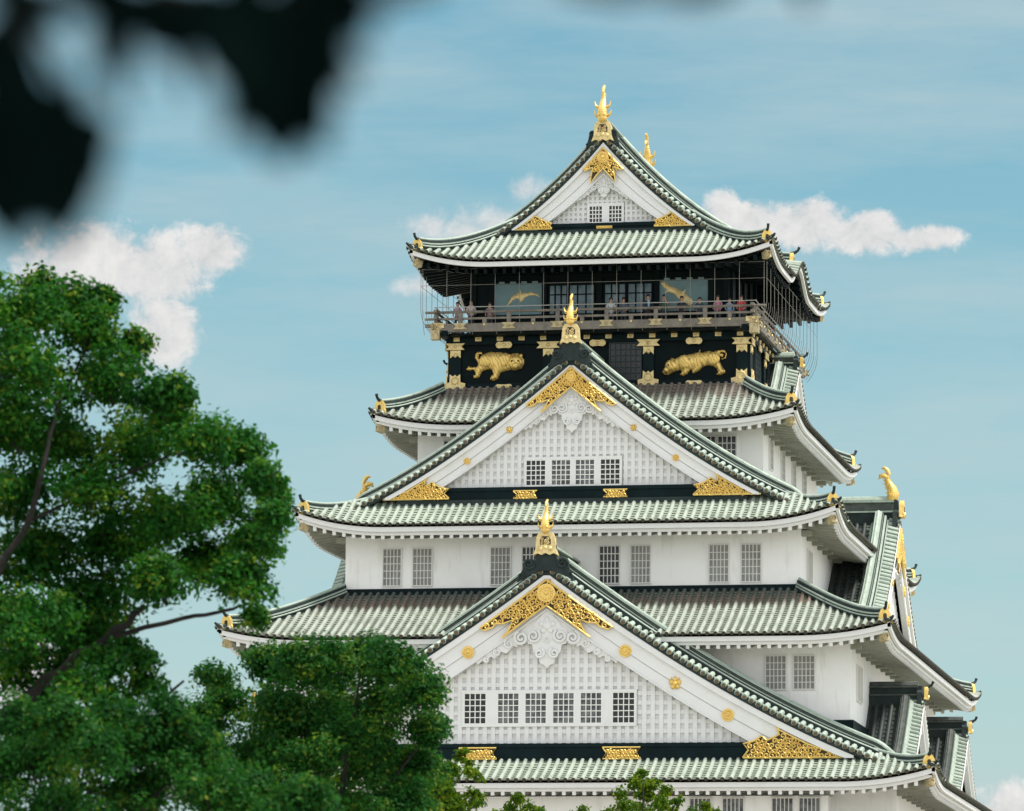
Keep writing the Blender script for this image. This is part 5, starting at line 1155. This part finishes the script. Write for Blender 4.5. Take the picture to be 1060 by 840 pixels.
TIP = [(-0.3, 0.04, 11.7, 0.24, 1), (-0.38, 0.7, 11.71, 0.21, 0.7), (-0.01, -0.13, 11.46, 0.24, 1), (0.23, 0.7, 11.37, 0.21, 0.7), (-0.54, 0.18, 11.44, 0.24, 1), (-0.62, 0.7, 11.31, 0.21, 0.7), (0.35, -0.38, 11.27, 0.24, 1), (0.15, 0.7, 11.1, 0.21, 0.7), (-0.21, -0.49, 11.14, 0.36, 1), (0.02, 0.7, 10.99, 0.32, 0.7), (-0.71, 0.29, 11.21, 0.24, 1), (-0.93, 0.7, 11.27, 0.21, 0.7)]
SMALL_BASE = (16.86, -90.76, 0)
SMALL = [(-0.06, 0.12, 12.48, 0.21, 1), (-0.07, 1.26, 12.65, 0.19, 0.7), (-0.28, -0.27, 12.16, 0.27, 1), (-0.18, 1.27, 12.38, 0.24, 0.7), (0.16, 0.67, 12.14, 0.27, 1), (0.35, 1.25, 12.28, 0.24, 0.7), (0.69, 0.52, 12.02, 0.24, 1), (0.57, 1.24, 11.89, 0.21, 0.7), (-0.76, -0.6, 11.81, 0.27, 1), (-0.62, 1.28, 11.65, 0.24, 0.7), (-0.07, 0.88, 11.79, 0.41, 1), (0.02, 1.26, 11.87, 0.37, 0.7), (0.97, -0.22, 11.64, 0.24, 1), (0.91, 1.23, 11.46, 0.21, 0.7), (0.52, -0.38, 11.48, 0.39, 1), (0.6, 1.24, 11.54, 0.35, 0.7), (-0.64, -0.63, 11.33, 0.39, 1), (-0.64, 1.28, 11.26, 0.35, 0.7), (1.85, -0.22, 11.47, 0.21, 1), (2.0, 1.19, 11.45, 0.19, 0.7), (2.18, -0.84, 11.29, 0.18, 1), (2.38, 1.18, 11.26, 0.16, 0.7), (-1.82, 0.58, 11.37, 0.24, 1), (-1.98, 1.3, 11.13, 0.21, 0.7), (-2.15, 0.71, 11.23, 0.21, 1), (-1.95, 1.3, 10.99, 0.19, 0.7), (-0.08, 0.22, 11.25, 0.53, 1), (-0.12, 1.26, 11.41, 0.48, 0.7), (1.46, 0.31, 11.33, 0.3, 1), (1.56, 1.21, 11.24, 0.27, 0.7), (-1.11, -0.86, 11.23, 0.24, 0.9), (-0.85, 1.28, 11.32, 0.21, 0.63)]
BR_BASE = (41.125, -233.838, 2.703)
BR_LEAVES = [(-0.128, -0.225, -0.177, 0.155, 0.089, 5), (-0.183, 0.073, -0.062, 0.14, 0.09, -20), (-0.101, -0.112, -0.174, 0.115, 0.06, 12), (-0.212, 0.228, -0.124, 0.134, 0.082, -10), (-0.124, -0.181, -0.129, 0.123, 0.066, 30), (-0.178, 0.004, -0.021, 0.119, 0.059, -40), (-0.11, 0.065, -0.094, 0.1, 0.05, -25), (-0.134, 0.024, -0.173, 0.094, 0.059, 0), (-0.144, -0.193, -0.2, 0.104, 0.076, 20), (-0.207, 0.026, -0.108, 0.129, 0.089, 0), (-0.183, -0.178, -0.062, 0.114, 0.076, 10), (-0.135, -0.212, -0.126, 0.113, 0.075, -10), (0.09, 0.209, -0.02, 0.144, 0.087, 5), (0.129, -0.115, -0.044, 0.116, 0.082, 25), (0.081, -0.2, -0.112, 0.123, 0.057, -10), (0.063, -0.236, -0.072, 0.122, 0.075, -30), (0.1, 0.175, 0.062, 0.143, 0.082, 60), (0.075, 0.178, 0.02, 0.123, 0.077, 0), (0.112, 0.131, -0.047, 0.091, 0.061, -10), (0.082, 0.149, -0.012, 0.112, 0.071, 15), (0.007, -0.111, -0.007, 0.155, 0.077, 75), (-0.08, 0.042, -0.002, 0.139, 0.044, -4), (-0.2, 0.114, 0.034, 0.111, 0.051, 10), (0.154, -0.127, 0.006, 0.106, 0.058, 80), (-0.043, 0.108, 0.057, 0.141, 0.071, 85), (0.023, 0.143, 0.048, 0.132, 0.071, 60), (0.078, 0.008, 0.021, 0.129, 0.063, 80), (-0.105, 0.065, 0.052, 0.13, 0.05, 80), (-0.135, -0.238, -0.013, 0.122, 0.032, 85), (0.029, -0.058, -0.028, 0.098, 0.049, -20), (-0.004, -0.083, -0.049, 0.068, 0.025, -10), (-0.059, -0.072, 0.008, 0.107, 0.058, 60), (-0.029, 0.209, 0.042, 0.093, 0.041, 80), (-0.105, 0.215, 0.058, 0.113, 0.047, 15), (0.061, -0.22, -0.015, 0.113, 0.057, 90), (0.126, 0.034, 0.055, 0.11, 0.06, 85), (-0.163, -0.154, 0.008, 0.096, 0.038, 90), (0.436, 0.066, 0.075, 0.07, 0.034, 80), (0.537, 0.223, 0.112, 0.087, 0.041, 70), (0.478, -0.183, 0.018, 0.076, 0.034, 85), (0.394, -0.065, 0.049, 0.059, 0.029, 90), (0.228, -0.086, 0.037, 0.078, 0.039, 75), (0.189, 0.095, 0.071, 0.081, 0.04, 60), (0.071, 0.162, -0.023, 0.07, 0.063, 7.909452137429668), (0.141, -0.221, -0.059, 0.102, 0.06, -58.0153345628434), (-0.154, -0.133, -0.104, 0.103, 0.051, -41.78998974751407), (0.109, -0.055, -0.066, 0.068, 0.049, -24.87328921765635), (0.067, 0.233, -0.001, 0.064, 0.066, 6.690753218538404), (-0.107, 0.12, 0.082, 0.109, 0.064, -18.898108153175713), (0.12, 0.072, -0.055, 0.072, 0.038, 51.79094972247691), (-0.132, 0.221, 0.097, 0.067, 0.057, -23.33954103394275), (-0.132, -0.034, -0.128, 0.07, 0.037, -21.006387033516106), (0.091, 0.158, -0.039, 0.091, 0.039, -63.635539106745966), (-0.113, -0.107, -0.135, 0.067, 0.043, -37.450651978047766), (0.164, -0.121, 0.003, 0.082, 0.061, -24.5198834839686), (-0.19, 0.225, -0.101, 0.094, 0.052, -69.66494004582036), (-0.183, 0.175, -0.095, 0.101, 0.039, 79.16835364056783), (0.117, 0.072, -0.063, 0.095, 0.061, -19.478496500485733), (-0.039, -0.17, -0.017, 0.101, 0.054, -31.104126625945604), (0.086, -0.09, -0.025, 0.076, 0.043, -3.767148998306709), (0.139, 0.202, 0.088, 0.094, 0.038, 31.980133699182403), (0.131, -0.024, 0.008, 0.1, 0.044, -19.214775616089312), (0.11, -0.224, -0.048, 0.099, 0.038, 15.789225953383223), (0.157, -0.137, 0.014, 0.068, 0.061, 0.6762650574204372), (0.12, 0.044, 0.009, 0.101, 0.043, -5.650488065943762), (0.107, 0.178, 0.03, 0.107, 0.053, 79.79193481073608), (-0.17, -0.005, -0.117, 0.071, 0.043, -44.519377395131635), (0.124, -0.124, -0.024, 0.102, 0.044, -83.72852621939279), (0.116, 0.134, 0.099, 0.089, 0.051, 71.53251774714732), (-0.183, -0.1, 0.028, 0.063, 0.042, -29.88147482253021), (0.064, -0.104, -0.09, 0.101, 0.062, 42.0676849378996), (0.111, 0.046, -0.043, 0.09, 0.061, 31.712422076023415), (0.092, 0.015, -0.046, 0.105, 0.059, 65.94121391897244), (0.008, 0.173, 0.072, 0.074, 0.039, -3.463698196182719), (-0.097, -0.008, -0.11, 0.08, 0.064, -11.93256358141123), (0.053, 0.075, -0.009, 0.103, 0.047, 39.56123939200825), (0.111, -0.023, 0.011, 0.075, 0.059, 0.18499615856057972), (-0.178, 0.081, 0.054, 0.108, 0.055, -43.54020497684518), (0.041, 0.196, 0.048, 0.069, 0.062, -62.83833482221549), (0.073, -0.207, 0.022, 0.072, 0.054, 74.50821209046495), (0.125, 0.196, 0.023, 0.107, 0.039, -38.94259912707613), (0.055, 0.203, 0.005, 0.07, 0.065, -48.098331418871936)]
BR_TWIGS = [[(-0.258, -0.014, 0.095), (-0.168, -0.003, 0.018), (-0.128, 0.007, -0.05), (-0.123, 0.013, -0.089)], [(-0.139, -0.017, 0.116), (-0.03, -0.009, 0.058), (0.059, -0.004, 0.03), (0.099, 0.001, -0.009)], [(-0.03, -0.009, 0.058), (0.039, -0.007, 0.049), (0.158, -0.007, 0.046), (0.226, -0.011, 0.071)], [(0.216, -0.019, 0.129), (0.355, -0.014, 0.092), (0.434, -0.011, 0.073), (0.552, -0.012, 0.084)], [(-0.168, -0.003, 0.018), (-0.187, 0.008, -0.051), (-0.177, 0.018, -0.119)], [(-0.258, -0.014, 0.095), (-0.139, -0.017, 0.116), (0.216, -0.019, 0.129), (0.689, -0.029, 0.193)]]

tree('broadleaf_tree', BIG_BASE, BIG, 23, 92, .30, .105, LA, [(LIMB1, .17, .05), (LIMB2, .085, .03), (LIMB3, .045, .02), (LIMB4, .06, .02), (LIMB5, .03, .012), (LIMB6, .05, .02), (LIMB7, .03, .01), ([(0, 0, -.1), (-.1, 0, 2), LIMB1[0]], .42, .28)], 'tall spreading broadleaf tree at the left with dark limbs showing')
def simple_limbs(blobs, k=7):
    top = [b_[:3] for b_ in blobs]; zt = min(b_[2] for b_ in blobs); o = [([(0, 0, -.1), (.1, .1, zt*.5), (0, .2, zt*.85)], .22, .12)]
    for b_ in top[::max(1, len(top)//k)]: o.append(([(0, .2, zt*.85), (b_[0]*.5, b_[1]*.5, zt*.85+(b_[2]-zt*.85)*.55), b_], .055, .015))
    return o
tree('bushy_tree', BUSH_BASE, BUSH, 25, 100, .29, .10, LB, simple_limbs(BUSH), 'dense dark green rounded tree in front of the lowest gable')
tree('low_tree', LOW_BASE, LOW, 25, 100, .27, .095, LB, simple_limbs(LOW), 'dark green low tree crown filling the lower left corner')
tree('young_tree', YOUNG_BASE, YOUNG, 11, 60, .24, .12, LC, simple_limbs(YOUNG), 'yellow green young tree below the dense dark rounded tree')
tree('young_tree', TIP_BASE, TIP, 7, 34, .20, .13, LC, simple_limbs(TIP, 3), 'small bright treetop peeking up at the bottom edge below the lowest gable')
tree('young_tree', SMALL_BASE, SMALL, 8, 36, .22, .13, LC, simple_limbs(SMALL, 5), 'yellow green treetop in front of the lowest eave and its windows')

# ------------------------------------------------------------------ leafy branch hanging close to the camera
br = empty('hanging_branch', BR_BASE, 0.1991); tag(br, 'dark leafy branch hanging out of focus at the top left', 'branch')
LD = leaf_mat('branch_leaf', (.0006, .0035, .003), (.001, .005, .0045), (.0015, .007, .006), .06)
lb = MB(); rb = random.Random(9)
def branch_leaf(c, l, w_, ang, tilt, turn):
    prof = [(0, 0), (.18, .30), (.40, .5), (.62, .42), (.82, .22), (1, 0)]
    pts = [(-.5+t, h) for t, h in prof]+[(-.5+t, -h) for t, h in prof[::-1][1:-1]]
    m = Matrix.Translation(c) @ Matrix.Rotation(R(ang), 4, 'Y') @ Matrix.Rotation(turn, 4, 'Z') @ Matrix.Rotation(tilt, 4, 'X')
    vs = [m @ Vector((h*w_, -.12*w_*abs(h)*2, -t*l)) for t, h in pts]
    mid = [m @ Vector((0, .01, -t*l)) for t in (-.5, .5)]
    n = len(vs); lb.add([tuple(v) for v in vs], [tuple(range(0, 6)), tuple([0]+list(range(5, n)))], 0, rb.random())
for x, y, z, l, w_, a in BR_LEAVES:
    branch_leaf((x, y, z), l, w_*.92, a, rb.uniform(-.3, .3), rb.uniform(-.35, .35))
for i in range(420):                    # unseen extra leaves, added up and to the right to shade the hanging ones
    h = rb.uniform(.20, 2.0); branch_leaf((rb.uniform(-.6, .5)+.12+h*.45, rb.uniform(-.6, .6), h), .15, .09, rb.uniform(0, 360), rb.uniform(-1, 1), rb.uniform(-3, 3))
lb.build('leaves', LD, br)
b = MB()
for q in BR_TWIGS: b.tube(q, np.linspace(.006, .003, len(q)), 6)
b.tube([BR_TWIGS[-1][0], (.3, 0, .5), (.9, 0, 1.3), (1.2, .1, 2.2)], [.006, .01, .015, .02], 6)
b.build('twigs', M['bark'], br)
